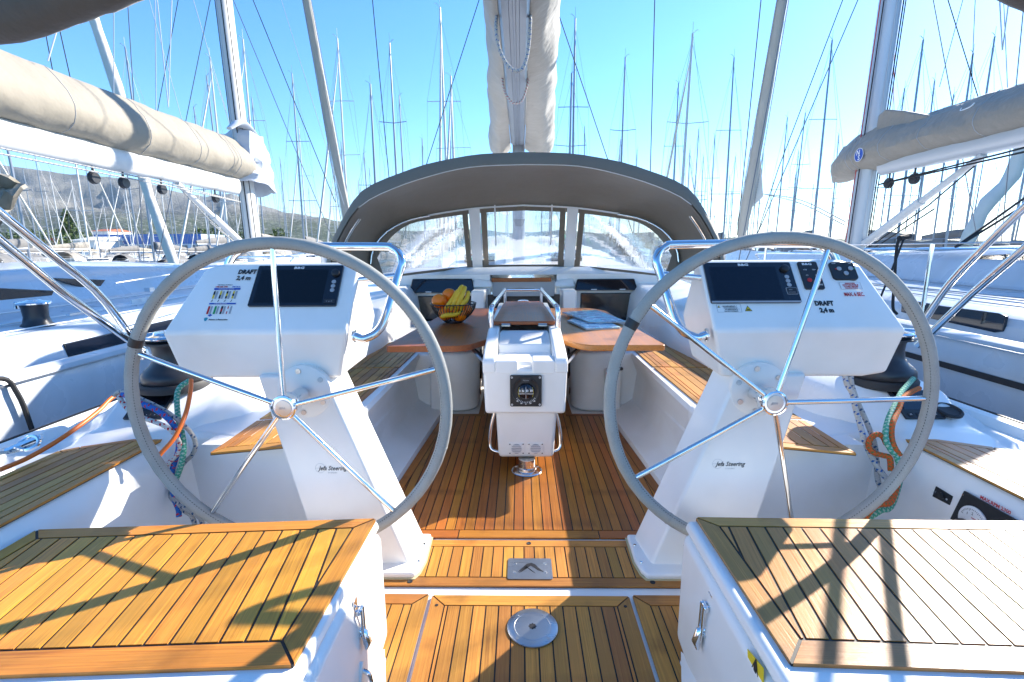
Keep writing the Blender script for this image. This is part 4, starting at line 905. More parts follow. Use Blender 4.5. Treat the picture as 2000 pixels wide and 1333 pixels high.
        P.text('sticker_text', 'KARDINALNE OZNAKE', .0055, -1.150, .1795, wht, st, lift=.0022); P.text('sticker_text', 'LATERALNE OZNAKE', .005, -1.150, .116, wht, st, lift=.0022)
        for k, cols in enumerate(((blk, yel), (yel, blk), (blk, yel, blk), (yel, blk, yel))):
            u = -1.165+k*.024
            for j, mm in enumerate(cols):
                hh = .032/len(cols); bm = BM(); P.rect(bm, u, u+.006, .172-(j+1)*hh, .172-j*hh, .0004, .001); obj('buoy_mark', bm, mm, st, smooth=False)
            bm = BM(); P.rect(bm, u+.009, u+.0155, .139, .172, .0004, .0007); P.rect(bm, u+.0095, u+.015, .1395, .1715, .0007, .0009); obj('mark_label', bm, gry, st, smooth=False)
            bm = BM(); tube(bm, [P.p(u+.001, .126, .001), P.p(u+.005, .135, .001)], .0008, 4); obj('mark_tick', bm, blk, st)
            P.text('sticker_text', 'NESW'[k], .005, u+.002, .174, blk, st)
        for k, cols in enumerate(((red, red), (grn, grn), (blk, red, blk), (red, wht, red))):
            u = -1.167+k*.024
            for j, mm in enumerate(cols):
                hh = .033/len(cols); bm = BM(); P.rect(bm, u, u+(.007 if k < 3 else .003), .107-(j+1)*hh, .107-j*hh, .0004, .001); obj('buoy_mark', bm, mm, st, smooth=False)
            bm = BM(); P.rect(bm, u+.010, u+.016, .075, .107, .0004, .0007); obj('mark_label', bm, gry, st, smooth=False)
            P.text('sticker_text', '____', .005, u, .1105, blk, st)
        bm = BM(); P.rect(bm, -1.154, -1.148, .064, .074, .0004, .0008); P.rect(bm, -1.158, -1.144, .067, .071, .0004, .0009); obj('arrow_mark', bm, blue, st, smooth=False)
        bm = BM(); P.slab(bm, [(-1.168, .052), (-1.163, .044), (-1.158, .046), (-1.155, .058), (-1.162, .060), (-1.168, .058)], .0004, .001); obj('shield_logo', bm, pbr('teal print', (.02, .3, .4), .5), st, smooth=False)
        P.text('sticker_text', 'Pomoc u Pomorstvu', .0078, -1.150, .048, blk, st, bold=.0003, shear=.2, sx=1.05)
    else:
        bm = BM(); P.rect(bm, .650, .970, .108, .284, -.01, .007, .006); dsp = obj('chart_plotter', bm, glassb, t, bevel=.002)
        bm = BM(); P.rect(bm, .668, .91, .122, .262, .0071, .0078); obj('screen', bm, pbr('screen dark blue', (.002, .003, .009), .05), dsp, smooth=False)
        bm = BM(); P.rect(bm, .652, .968, .108, .114, .007, .0088); obj('bezel_strip', bm, gry, dsp, smooth=False)
        P.text('plotter_logo', 'B&G', .0135, .775, .267, wht, dsp, bold=.0005, sx=1.5, lift=.0082)
        bm = BM(); lathe(bm, [(.015, .007), (.0145, .017), (.012, .019), (.001, .019)], P.p(.942, .252), P.n, 24); obj('rotary_knob', bm, black, dsp)
        for k, vv in enumerate((.217, .199, .182)): bm = BM(); P.disc(bm, .9425, vv, .0082, .0071, .0085, 18); obj('key_button', bm, gry, dsp)
        bm = BM(); P.rect(bm, .926, .965, .141, .170, .0072, .0082, .003); P.rect(bm, .9275, .9635, .1425, .1685, .0082, .0084); k_ = obj('card_slot', bm, gry, dsp)
        bm = BM(); P.rect(bm, .9275, .9635, .1425, .1685, .0084, .0087, .002); obj('slot_cover', bm, black, k_); P.text('slot_text', 'slot', .008, .935, .158, gry, dsp, lift=.0092); P.text('slot_text', 'card cover', .006, .931, .148, gry, dsp, lift=.0092)
        bm = BM(); P.rect(bm, .999, 1.069, .165, .286, -.005, .006, .006); ap = obj('autopilot_keypad', bm, black, t, bevel=.0015)
        P.text('keypad_logo', 'B&G', .0125, 1.012, .270, wht, ap, bold=.0004, sx=1.5, lift=.0065)
        for tx, u, v_ in (('<10', 1.010, .246), ('10>', 1.043, .246), ('<1', 1.014, .221), ('1>', 1.048, .221), ('MODE', 1.040, .180)): P.text('key_text', tx, .0085, u, v_, wht, ap, lift=.0065)
        bm = BM(); P.disc(bm, 1.022, .203, .0085, .006, .008, 18); obj('standby_button', bm, red, ap)
        bm = BM(); P.rect(bm, 1.046, 1.064, .201, .204, .006, .0068); obj('key_mark', bm, red, ap, smooth=False)
        bm = BM(); P.rect(bm, 1.112, 1.203, .205, .284, -.005, .006, .014); th = obj('thruster_keypad', bm, black, t, bevel=.002)
        for u, v_ in ((1.142, .252), (1.184, .253), (1.162, .232)): bm = BM(); P.disc(bm, u, v_, .0085, .006, .0085, 18); obj('key_button', bm, gry, th)
        P.text('key_text', 'BOW', .006, 1.122, .274, wht, th, lift=.0065); P.text('key_text', 'ON', .006, 1.182, .274, wht, th, lift=.0065)
        bm = BM(); P.rect(bm, 1.128, 1.134, .250, .254, .006, .0075); obj('led', bm, red, th); bm = BM(); P.rect(bm, 1.195, 1.199, .25, .254, .006, .0075); obj('led', bm, grn, th)
        bm = BM(); P.rect(bm, 1.128, 1.203, .165, .196, .0002, .0006); P.rect(bm, 1.129, 1.202, .166, .195, .0006, .0008); lb = obj('small_sticker', bm, wht, t, smooth=False)
        bm = BM()
        for a_, b_ in (((1.128, .165), (1.203, .165)), ((1.203, .165), (1.203, .196)), ((1.203, .196), (1.128, .196)), ((1.128, .196), (1.128, .165))): tube(bm, [P.p(*a_, .0012), P.p(*b_, .0012)], .0004, 4)
        obj('sticker_border', bm, gry, lb)
        for k, tx in enumerate(('MAKE SURE', 'BOWTHRUSTER IS', 'CLOSED BEFORE', 'NAVIGATION!')): P.text('sticker_text', tx, .0068, 1.1655, .1885-k*.0068, red, lb, bold=.0003, align='CENTER')
        P.text('red_lettering', 'MAX. 6 SEC.', .021, 1.131, .137, red, t, bold=.0006, sx=.64)
        P.text('draft_lettering', 'DRAFT', .026, 1.016, .098, blk, t, bold=.0014, sx=.82); P.text('draft_lettering', '2,4 m', .025, 1.026, .070, blk, t, bold=.0014, sx=.86)
        bm = BM()
        c4 = [(.668, .072), (.753, .072), (.753, .105), (.668, .105)]
        for k in range(4): tube(bm, [P.p(*c4[k], .0008), P.p(*c4[(k+1) % 4], .0008)], .0005, 4)
        ws = obj('warning_label', bm, gry, t)
        P.text('warning_text', 'WARNING !', .0095, .688, .0925, blk, ws); P.text('warning_text', 'WARNING !', .0095, .694, .0805, blk, ws); P.text('warning_text', 'read the manual before use', .0045, .69, .0885, blk, ws); P.text('warning_text', 'keep clear of moving parts', .0045, .692, .075, blk, ws, bold=.0002)
        for (u, v_, k) in ((.670, .091, .010), (.764, .076, .026)):
            bm = BM(); P.slab(bm, [(u, v_), (u+k, v_), (u+k/2, v_+k*.86)], .0004, .001); tr = obj('warning_triangle', bm, blk, ws, smooth=False)
            bm = BM(); P.slab(bm, [(u+k*.12, v_+k*.07), (u+k*.88, v_+k*.07), (u+k*.5, v_+k*.72)], .001, .0013); obj('triangle_fill', bm, yel, tr, smooth=False)
            bm = BM(); P.rect(bm, u+k*.3, u+k*.42, v_+k*.12, v_+k*.34, .0013, .0016); P.rect(bm, u+k*.46, u+k*.68, v_+k*.12, v_+k*.3, .0013, .0016); obj('triangle_symbol', bm, blk, tr, smooth=False)
    return t
console(-1); console(1)

# ================================================================== steering wheels
def wheel(s, c, tilt, spoke_a, bands, label):
    t = thing('steering_wheel', label, 'steering wheel', c)
    c = Vector(c); R_ = .534; tl = rad(tilt)
    u = Vector((1, 0, 0)); v = Vector((0, math.sin(tl), math.cos(tl))); n = u.cross(v)  # n points aft
    pt = lambda a, r, h=0: c+(u*math.cos(a)+v*math.sin(a))*r+n*h
    bm = BM(); tube(bm, [pt(k*2*PI/96, R_) for k in range(96)], [.0205+.0006*math.sin(k*3.1) for k in range(96)], 16, closed=True); rm = obj('rim', bm, leather, t)
    # stitching on the inner edge
    bm = BM()
    for k in range(330):
        a = k*2*PI/330; e = pt(a, R_-.0150, .0148); f = pt(a+.008, R_-.0155, .0143); tube(bm, [e, f], .0009, 4, caps=False)
    o = obj('stitching', bm, stitch, rm); o['kind'] = 'stuff'
    for a0 in bands: bm = BM(); tube(bm, [pt(rad(a0)+k*.014, R_) for k in range(5)], .0222, 16); obj('rim_band', bm, black, rm)
    for a0 in (spoke_a[0]+20, spoke_a[2]+33, spoke_a[3]+21): bm = BM(); tube(bm, [pt(rad(a0)+k*.005, R_) for k in range(3)], .0216, 16); obj('leather_joint', bm, leather, rm)
    for a in spoke_a:
        a = rad(a); bm = BM(); tube(bm, [pt(a, .03, .03), pt(a, .2, .022), pt(a, .4, .01), pt(a, R_-.012, .0)], .0088, 12); obj('spoke', bm, steel, t)
    bm = BM(); lathe(bm, [(.030, -.09), (.030, -.02), (.040, -.01), (.0435, .0), (.0435, .034), (.0415, .042), (.036, .044), (.034, .040), (.001, .040)], c, n, 40); hb = obj('hub', bm, steel, t)
    P = Plane(c+n*.0405, u, v)
    bm = BM(); lathe(bm, [(.027, 0), (.0265, .002), (.001, .003)], P.o, P.n, 32); hc = obj('hub_cap', bm, steelb, hb)
    P.text('hub_lettering', 'JEFA', .011, -.014, -.004, gry, hc, shear=.3, lift=.0034)
wheel(-1, (-.815, 1.565, .692), -1.2, (90, 13.5, -50, -128, 160), (154.5,), 'left steering wheel with a stitched grey leather rim and five steel spokes')
wheel(1, (.803, 1.585, .698), 1.2, (73.5, 0.5, -76, -147.5, 142), (149.5,), 'right steering wheel with a stitched grey leather rim and five steel spokes')

# ================================================================== cockpit seats
def seat(s):
    t = thing('cockpit_bench', '%s long cockpit bench with teak top and white moulded front with steel latch' % ('left' if s < 0 else 'right'), 'bench', (s*1.0, 2.6, 0))
    top = .448
    bm = BM(); rows = []
    cr = [(1.30, -.02), (.70, -.004), (.705, .03), (.80, .06), (.825, .10), (.835, .30), (.805, .38), (.79, top-.03), (.80, top-.005), (.835, top), (1.30, top)]
    cr2 = [(1.30, -.02), (.608, -.004), (.615, .03), (.74, .06), (.80, .10), (.83, .30), (.80, .38), (.783, top-.03), (.79, top-.005), (.825, top), (1.30, top)]
    for y, k in ((1.80, 0), (2.2, .2), (2.8, .58), (3.46, 1), (3.6, 1)): rows.append([(s*(a[0]+(b[0]-a[0])*k), y, a[1]) for a, b in zip(cr, cr2)])
    grid(bm, rows); bmesh.ops.recalc_face_normals(bm, faces=bm.faces); obj('seat_front', bm, white, t)
    # locker door recess and latch
    P = Plane((s*.833, 2.55, .2), (0, -s*-1, 0), (0, 0, 1)); P.n = Vector((-s, 0, 0))
    bm = BM(); solid(bm, [(s*.834, 2.15, .10), (s*.834, 3.0, .10), (s*.838, 3.0, .27), (s*.838, 2.15, .27)], [(s*.818, 2.15, .10), (s*.82, 3.0, .10), (s*.824, 2.9, .24), (s*.822, 2.15, .27)]); obj('locker_door', bm, white, t, bevel=.008)
    P.o = Vector((s*.818, 2.30, .17)); latch(P, t, .85)
    P.o = Vector((s*.820, 2.38, .24)); bm = BM(); P.rect(bm, -.012, .012, -.012, .012, 0, .006, .003); tube(bm, [P.p(-.012, 0, .008), P.p(.012, 0, .008)], .006, 8); obj('door_hinge', bm, steel, t)
    # block by the table
    bm = BM(); P0 = Plane((0, 0, 0), (1, 0, 0), (0, 1, 0)); pts = []
    for k in range(7): a = rad(k*15); pts.append((s*(.50-.155*math.sin(a)), 3.655-.155*math.cos(a)))
    poly = [(s*1.3, 3.50)]+pts+[(s*.36, 3.70), (s*.40, 5.2), (s*1.3, 5.2)]
    lo = [(x*1.0+s*.012*(abs(x) < 1), y, 0) for x, y in poly]; hi = [(x, y+.03*(y < 3.7), top) for x, y in poly]
    solid(bm, lo, hi); obj('table_side_block', bm, white, t, bevel=.022)
    bm = BM(); solid(bm, [(s*.60, 3.44, .03), (s*.70, 3.44, .03), (s*.72, 3.56, .03), (s*.58, 3.56, .03)], [(s*.60, 3.445, .33), (s*.70, 3.445, .33), (s*.72, 3.56, .33), (s*.58, 3.56, .33)]); obj('moulded_column', bm, white, t, bevel=.015)
    bm = BM(); obox(bm, (s*.655, 3.45, .345), (1, 0, 0), (0, 1, 0), (0, 0, 1), .11, .04, .022); obj('winch_handle_pocket', bm, black, t, bevel=.009)
    bm = BM(); obox(bm, (s*.60, 3.44, .30), (1, 0, 0), (0, 1, 0), (0, 0, 1), .025, .02, .035); obj('red_tag', bm, red, t, bevel=.003)
    # speaker on the inner side
    P = Plane((s*.362, 3.85, .29), (0, s, 0), (0, 0, 1)); P.n = Vector((-s, 0, 0))
    bm = BM(); q = [(-.10, 0), (-.07, .085), (-.02, .12), (.04, .12), (.09, .06), (.10, -.05), (.06, -.11), (0, -.125), (-.06, -.09)]; P.slab(bm, q, -.001, .012); sp_ = obj('speaker_grille', bm, black, t, bevel=.004)
    bm = BM(); P.disc(bm, 0, -.02, .012, .012, .016, 12); obj('speaker_cone', bm, gry, sp_)
    P.o = Vector((s*.366, 3.72, .10)); bm = BM(); P.rect(bm, -.012, .012, -.02, .02, 0, .008, .004); tube(bm, [P.p(0, -.03, .012), P.p(0, .03, .012)], .005, 8); obj('shackle', bm, steel, t)
    # teak top, split by a white seam
    def pp(poly, bd, ang): planked(t, poly, top-.001, ang, .052, teakS, gap=.005, border=bd, th=.007)
    a1 = V2((s*.842, 1.80), (s*1.205, 1.705), (s*1.215, 2.06), (s*.838, 2.13)); b1 = [.045, .03, 0, .03]
    a2 = V2((s*.838, 2.145), (s*1.215, 2.075), (s*1.235, 3.02), (s*.822, 3.045)); b2 = [.04, .03, 0, .03]
    a3 = V2((s*.822, 3.065), (s*1.235, 3.04), (s*1.215, 3.6), (s*1.12, 3.9), (s*.95, 4.3), (s*.82, 4.3)); b3 = [0, .03, .03, .03, 0, .03]
    for q, b_ in ((a1, b1), (a2, b2), (a3, b3)):
        n = len(q)
        if s < 0: q = q[::-1]; b_ = b_[-2::-1]+b_[-1:]
        pp(q, b_, PI/2+s*.0 if q is not a1 else PI/2)
    return t
seat(-1); seat(1)
# wall behind the seats closing in towards the companionway, bulkhead and hatches
for s in (-1, 1):
    bm = BM(); rows = []
    for x, y in [(1.36, 1.74), (1.30, 2.4), (1.26, 3.3), (1.22, 3.7), (1.24, 4.4), (1.45, 5.25)]:
        rows.append([(s*(x-.11), y, .44), (s*(x-.10), y, .50), (s*(x-.04), y, .60), (s*(x+.06), y, .66 if y > 3 else .585), (s*(x+.3), y, .70 if y > 3 else .58)])
    rows = rows[1:]
    grid(bm, rows); setp(obj('seat_back_wall', bm, white), 'curved white backrest wall behind the %s cockpit seat' % ('left' if s < 0 else 'right'), kind='structure')
bm = BM()
box(bm, -1.6, -.36, 5.3, 5.38, -.06, .94); box(bm, .36, 1.6, 5.3, 5.38, -.06, .94)
bh = setp(obj('cabin_bulkhead', bm, white, bevel=.006), 'white cabin bulkhead at the front of the cockpit', kind='structure')
def bh_px(x0, y0, x1, y1, Y): a, b = at(x0, y0, Y=Y), at(x1, y1, Y=Y); return min(a.x, b.x), max(a.x, b.x), min(a.z, b.z), max(a.z, b.z)
for s, (a, b) in ((-1, ((772, 634, 945, 578), (800, 573, 927, 545))), (1, ((1133, 634, 1268, 572), (1122, 568, 1246, 545)))):
    lb = 'left' if s < 0 else 'right'
    x0, x1, z0, z1 = bh_px(*a, 5.28)
    bm = BM(); box(bm, x0, x1, 5.27, 5.298, z0, z1); setp(obj('bulkhead_window', bm, glassb, bevel=.01), 'large black acrylic window in the bulkhead, %s of the companionway' % lb, 'window')
    x0, x1, z0, z1 = bh_px(*b, 5.25)
    bm = BM(); solid(bm, [(x0, 5.22, z0), (x1, 5.22, z0), (x1, 5.30, z0), (x0, 5.30, z0)], [(x0+.03, 5.27, z1), (x1-.03, 5.27, z1), (x1-.03, 5.32, z1), (x0+.03, 5.32, z1)])
    h = setp(obj('hatch_lid', bm, glassb, bevel=.012), 'narrow black hatch lid above the %s bulkhead window' % lb, 'hatch')
    for k in (.3, .75): bm = BM(); xx = x0+(x1-x0)*k; box(bm, xx-.03, xx+.03, 5.205, 5.219, z0+.01, z0+.018); obj('hinge', bm, wht, h)
    # white side cheeks by the companionway
    bm = BM(); solid(bm, [(s*.40, 5.0, .35), (s*.56, 5.0, .35), (s*.56, 5.3, .35), (s*.38, 5.3, .35)], [(s*.40, 5.0, .79), (s*.54, 5.0, .79), (s*.54, 5.3, .79), (s*.38, 5.3, .79)]); ck = setp(obj('companionway_cheek', bm, white, bevel=.02), 'white moulded column on the %s of the companionway' % lb, 'column')
    bm = BM(); solid(bm, [(s*.33, 5.25, .80), (s*.56, 5.25, .80), (s*.56, 6.0, .93), (s*.36, 6.0, .93)], [(s*.34, 5.25, .86), (s*.54, 5.3, .90), (s*.54, 6.0, .985), (s*.38, 6.0, .985)]); obj('cheek_cap', bm, white, ck, bevel=.02)
    bm = BM(); obox(bm, (s*.34, 4.98, .63), (1, 0, 0), (0, 1, 0), (0, 0, 1), .06, .04, .24); obj('black_pocket', bm, black, ck, bevel=.006)
cw = thing('companionway', 'companionway opening with a clear washboard and varnished teak strip', 'companionway', (0, 5.3, .4))
bm = BM(); box(bm, -.36, .36, 5.36, 5.37, -.05, .70); obj('opening_shade_sheet', bm, black, cw, smooth=False)  # solid black sheet painted as the shade inside the cabin
bm = BM(); box(bm, -.34, .34, 5.30, 5.312, .70, .87); obj('washboard', bm, pbr('frosted washboard', (.38, .40, .42), .35), cw, bevel=.003)
bm = BM(); box(bm, -.345, .30, 5.27, 5.31, .858, .90); obj('teak_strip', bm, teakT, cw, bevel=.006)
# coachroof in front of the bulkhead
bm = BM(); rows = []
for y, w_, z0, h in ((5.31, 1.42, .90, .05), (5.6, 1.40, .93, .07), (5.9, 1.36, .95, .08), (8.5, 1.2, .88, .08), (11, .75, .72, .05), (12.6, .3, .6, .02)):
    rows.append([(-w_-.2, y, z0-.35), (-w_, y, z0-.06)]+[(w_*q, y, z0+h*(1-q*q)) for q in (-.97, -.8, -.5, -.2, .2, .5, .8, .97)]+[(w_, y, z0-.06), (w_+.2, y, z0-.35)])
grid(bm, rows); bmesh.ops.recalc_face_normals(bm, faces=bm.faces); cr_ = setp(obj('coachroof', bm, white), 'white coachroof running forward from the companionway to the foredeck', kind='structure')
bm = BM(); solid(bm, [(-1.6, 5.29, .93), (1.6, 5.29, .93), (1.2, 5.5, .98), (-1.2, 5.5, .98)][::1], [(-1.55, 5.32, .955), (1.55, 5.32, .955), (1.15, 5.5, 1.01), (-1.15, 5.5, 1.01)]); obj('roof_lip', bm, white, cr_, bevel=.01)
for s in (-1, 1):
    for k in range(5):
        y0 = 5.75+k*.0; bm = BM(); tube(bm, [(s*(.25+.045*k), 5.8, .99), (s*(.28+.06*k), 8.4, .97)], .006, 6)
        setp(obj('control_line', bm, (rG, rWB, rGy, rWR, rG)[k]), '%s control line out from the centre on the %s coachroof, %s' % (('first', 'second', 'third', 'fourth', 'fifth')[k], 'left' if s < 0 else 'right', ('green', 'white with blue flecks', 'grey', 'white with red flecks', 'green')[k]), 'rope', 'control lines on the coachroof')
    bm = BM(); obox(bm, (s*.5, 6.05, 1.04), (1, 0, 0), (0, 1, 0), (0, 0, 1), .32, .2, .07); setp(obj('rope_clutch', bm, black, bevel=.01), 'black bank of rope clutches on the %s coachroof side' % ('left' if s < 0 else 'right'), 'rope clutch')

# ================================================================== centre table
t = thing('cockpit_table', 'white moulded centre table with compass and two varnished teak leaves', 'table', (0, 3.2, 0))
bm = BM(); lathe(bm, [(.082, .005), (.084, .009), (.080, .013), (.055, .016), (.052, .03), (.046, .034), (.046, .0775)], (.0, 2.50, 0), seg=40); pf = obj('steel_post', bm, steel, t)
for k in range(6): a = rad(k*60+30); bm = BM(); lathe(bm, [(.0085, .012), (.0075, .0165), (.003, .0165)], (.068*math.cos(a), 2.50+.068*math.sin(a), 0), seg=12); obj('bolt', bm, steel, pf)
bm = BM(); solid(bm, [(-.155, 2.50, .078), (.148, 2.50, .078), (.148, 4.3, .078), (-.155, 4.3, .078)], [(-.168, 2.50, .35), (.162, 2.50, .35), (.162, 4.3, .35), (-.168, 4.3, .35)]); obj('lower_housing', bm, white2, t, bevel=.022)
for s in (-1, 1):
    P = Plane((-.004+s*.052, 2.499, .134), (1, 0, 0), (0, 0, 1)); bm = BM(); P.rect(bm, -.043, .043, -.032, .032, -.004, .004, .008); vt = obj('vent', bm, white2, t, bevel=.001)
    bm = BM(); P.disc(bm, 0, 0, .028, .004, .0048, 24); obj('vent_slot_shade', bm, gry, vt)  # flat grey backing disc, colours in the shade between the louvres
    for k in range(5): bm = BM(); w_ = .034-.005*abs(k-2); obox(bm, P.p(0, -.02+k*.0095, .008), P.u, (0, -.4, .9), P.n, w_*2, .0065, .002); obj('louvre', bm, wht, vt)
    for a in (-.036, .036):
        for b in (-.026, .026): bm = BM(); P.disc(bm, a, b, .0035, .004, .0052, 8); obj('screw', bm, blk, vt)
# main housing with side cheeks and recessed tray
bm = BM(); solid(bm, [(-.222, 2.475, .338), (.205, 2.475, .338), (.205, 4.45, .338), (-.222, 4.45, .338)], [(-.230, 2.47, .585), (.213, 2.47, .585), (.213, 4.45, .585), (-.230, 4.45, .585)]); obj('housing', bm, white, t, bevel=.018)
for s in (-1, 1):
    xa, xb = (-.232, -.163) if s < 0 else (.146, .215)
    bm = BM(); side = [(2.468, .56), (2.468, .622), (2.485, .640), (2.60, .668), (2.95, .722), (4.44, .722), (4.44, .56)]
    solid(bm, [(xa, y, z) for y, z in side], [(xb, y, z) for y, z in side]); obj('side_cheek', bm, white, t, bevel=.012, ang=25)
bm = BM(); solid(bm, [(-.164, 2.55, .56), (.147, 2.55, .56), (.147, 4.4, .56), (-.164, 4.4, .56)], [(-.164, 2.57, .602), (.147, 2.57, .602), (.147, 4.4, .70), (-.164, 4.4, .70)]); obj('tray_floor', bm, white, t, bevel=.01)
for xa, xb in ((-.164, -.048), (.030, .147)):
    bm = BM(); solid(bm, [(xa, 2.469, .56), (xb, 2.469, .56), (xb, 2.56, .56), (xa, 2.56, .56)], [(xa, 2.471, .628), (xb, 2.471, .628), (xb, 2.56, .640), (xa, 2.56, .640)]); obj('tray_rim', bm, white, t, bevel=.006)
bm = BM(); solid(bm, [(-.163, 2.76, .60), (.146, 2.76, .60), (.146, 2.8, .60), (-.163, 2.8, .60)], [(-.163, 2.78, .66), (.146, 2.78, .66), (.146, 3.04, .70), (-.163, 3.04, .70)]); obj('tray_step', bm, white, t, bevel=.012)
bm = BM(); P0 = Plane((0, 0, 0), (1, 0, 0), (0, 1, 0))
lp = [(-.200, 3.06), (.184, 3.06), (.192, 3.075), (.160, 4.24), (.145, 4.27), (-.162, 4.27), (-.176, 4.24), (-.208, 3.075)]
solid(bm, [(x, y, .728) for x, y in lp], [(x, y, .752) for x, y in lp]); ld = obj('table_lid', bm, teakT, t, bevel=.006)
for x in (-.125, .108): bm = BM(); obox(bm, (x, 3.045, .728), (1, 0, 0), (0, 1, 0), (0, 0, 1), .055, .03, .006); tube(bm, [(x-.027, 3.052, .734), (x+.027, 3.052, .734)], .006, 8); obj('hinge', bm, steelb, ld)
bm = BM(); tube(bm, catmull([(-.05, 4.3, .735), (-.045, 4.3, .757), (.03, 4.3, .757), (.035, 4.3, .735)], 5), .006, 8); obj('lid_catch', bm, steel, ld)
pts = [(-.214, 2.99, .70), (-.214, 2.99, .815), (-.212, 3.02, .842), (-.205, 3.15, .850), (-.168, 4.22, .852), (-.150, 4.29, .852), (.130, 4.29, .852), (.150, 4.22, .852), (.188, 3.15, .850), (.197, 3.02, .842), (.199, 2.99, .815), (.199, 2.99, .70)]
bm = BM(); tube(bm, catmull(pts, 5), .0165, 14); gr = obj('grab_rail', bm, steel, t)
for x in (-.165, .147): bm = BM(); tube(bm, [(x, 4.2, .70), (x, 4.2, .85)], .012, 10); obj('rail_post', bm, steel, gr)
for s in (-1, 1):
    c_ = -.008
    pts = [(c_+s*.155, 2.56, .36), (c_+s*.185, 2.56, .26), (c_+s*.198, 2.56, .15), (c_+s*.185, 2.55, .105), (c_+s*.13, 2.54, .092)]
    bm = BM(); tube(bm, catmull(pts, 6), .009, 10); obj('foot_rail', bm, steel, t)
# compass
q = at(1027, 763, Y=2.47); Pc = Plane((q.x, 2.4685, q.z), (1, 0, 0), (0, -.01, 1))
bm = BM(); Pc.rect(bm, -.083, .083, -.085, .085, -.002, .012, .008); cm = obj('compass', bm, black, t, bevel=.002)
bm = BM(); lathe(bm, [(.074, .0122), (.072, .016), (.066, .016), (.058, .0123)], Pc.o, Pc.n, 40, cap=False); obj('bezel', bm, black, cm)
bm = BM(); lathe(bm, [(.046*math.cos(a), .010+.040*math.sin(a)) for a in [k*PI/16 for k in range(9)]], Pc.o, Pc.n, 36); obj('compass_dome', bm, glassb, cm)
bm = BM(); Pc.rect(bm, -.027, .027, .045, .078, .0125, .022, .004); obj('hood', bm, black, cm)
for k in range(-6, 7):
    a = rad(-90+k*8.5); e = Vector((math.cos(a), math.sin(a))); f = Vector((-e.y, e.x))*.0009; bm = BM(); Pc.slab(bm, [tuple(e*.056-f), tuple(e*.056+f), tuple(e*.0645+f), tuple(e*.0645-f)], .0162, .0166); obj('scale_tick', bm, wht, cm)
for tx, a in (('40', -130), ('20', -110), ('0', -90), ('20', -70), ('40', -50)): Pc.text('scale_number', tx, .0095, .069*math.cos(rad(a)), .069*math.sin(rad(a))-.003, wht, cm, bold=.0004, lift=.0168, align='CENTER')
Pc.text('card_number', '3  N  33  W', .0165, 0, .008, wht, cm, bold=.0006, lift=.0515, align='CENTER', sx=.86)
for k in range(-7, 8): bm = BM(); Pc.rect(bm, k*.0052-.0007, k*.0052+.0007, -.006, .002, .0505, .0515); obj('card_tick', bm, wht, cm, smooth=False)
bm = BM(); tube(bm, [Pc.p(0, -.03, .046), Pc.p(0, .0, .052), Pc.p(0, .035, .046)], .0008, 5); obj('lubber_line', bm, wht, cm)
for s in (-1, 1): bm = BM(); tube(bm, [Pc.p(s*.034, -.026, .034), Pc.p(s*.040, .0, .036), Pc.p(s*.034, .028, .034)], .0008, 5); obj('lubber_line', bm, yel, cm)
for a in (-.073, .073):
    for b in (-.074, .074): bm = BM(); Pc.disc(bm, a, b, .0052, .012, .0135, 14); sw_ = obj('screw', bm, wht, cm); bm = BM(); Pc.disc(bm, a, b, .0025, .0135, .0139, 8); obj('screw_centre', bm, blk, sw_)
Pc.text('compass_lettering', 'Plastimo', .009, 0, .058, gry, cm, lift=.0225, align='CENTER')
# leaves
def rounded(poly, rr):
    out = []; n = len(poly)
    for i in range(n):
        p0, p1, p2 = Vector(poly[i-1]), Vector(poly[i]), Vector(poly[(i+1) % n]); r_ = rr[i] if isinstance(rr, list) else rr
        a, b = p1+(p0-p1).normalized()*r_, p1+(p2-p1).normalized()*r_
        for k in range(6): u_ = k/5; out.append((1-u_)**2*a+2*u_*(1-u_)*p1+u_*u_*b)
    return out
TZ = .652
for s in (-1, 1):
    if s < 0: poly = [(-.822, 2.762), (-.345, 2.770), (-.300, 2.875), (-.236, 2.99), (-.236, 4.62), (-.56, 4.62), (-.69, 4.40)]; rr = [.035, .09, .03, .01, .02, .06, .08]
    else: poly = [(.81, 2.775), (.335, 2.775), (.272, 2.89), (.220, 2.99), (.220, 4.60), (.62, 4.60), (.735, 4.40)]; rr = [.03, .09, .03, .01, .02, .06, .08]
    rp = rounded(poly, rr); bm = BM()
    solid(bm, [(p.x, p.y, TZ-.036) for p in rp], [(p.x, p.y, TZ) for p in rp])
    lf = obj('table_leaf', bm, teakT, t, bevel=.007, ang=50)
    if s > 0: lf.data.materials[0] = teak('teak table sunlit', (.34, .12, .022), (.60, .26, .05), rough=.28, var=.03, ax=1)  # right leaf: sunlight put into a lighter copy of the table teak
    # battens of the leaf: thin planks proud by a hair so the joints show
    bm = BM(); tube(bm, [(s*.225, 2.86, .50), (s*.33, 2.93, .60)], .012, 4, flat=((0, 0, 1), 1.3, .5)); obj('leaf_support', bm, steelb, t)
    bm = BM(); tube(bm, [(s*.225, 2.90, .53), (s*.35, 2.98, .61)], .01, 6); obj('leaf_support', bm, black, t)

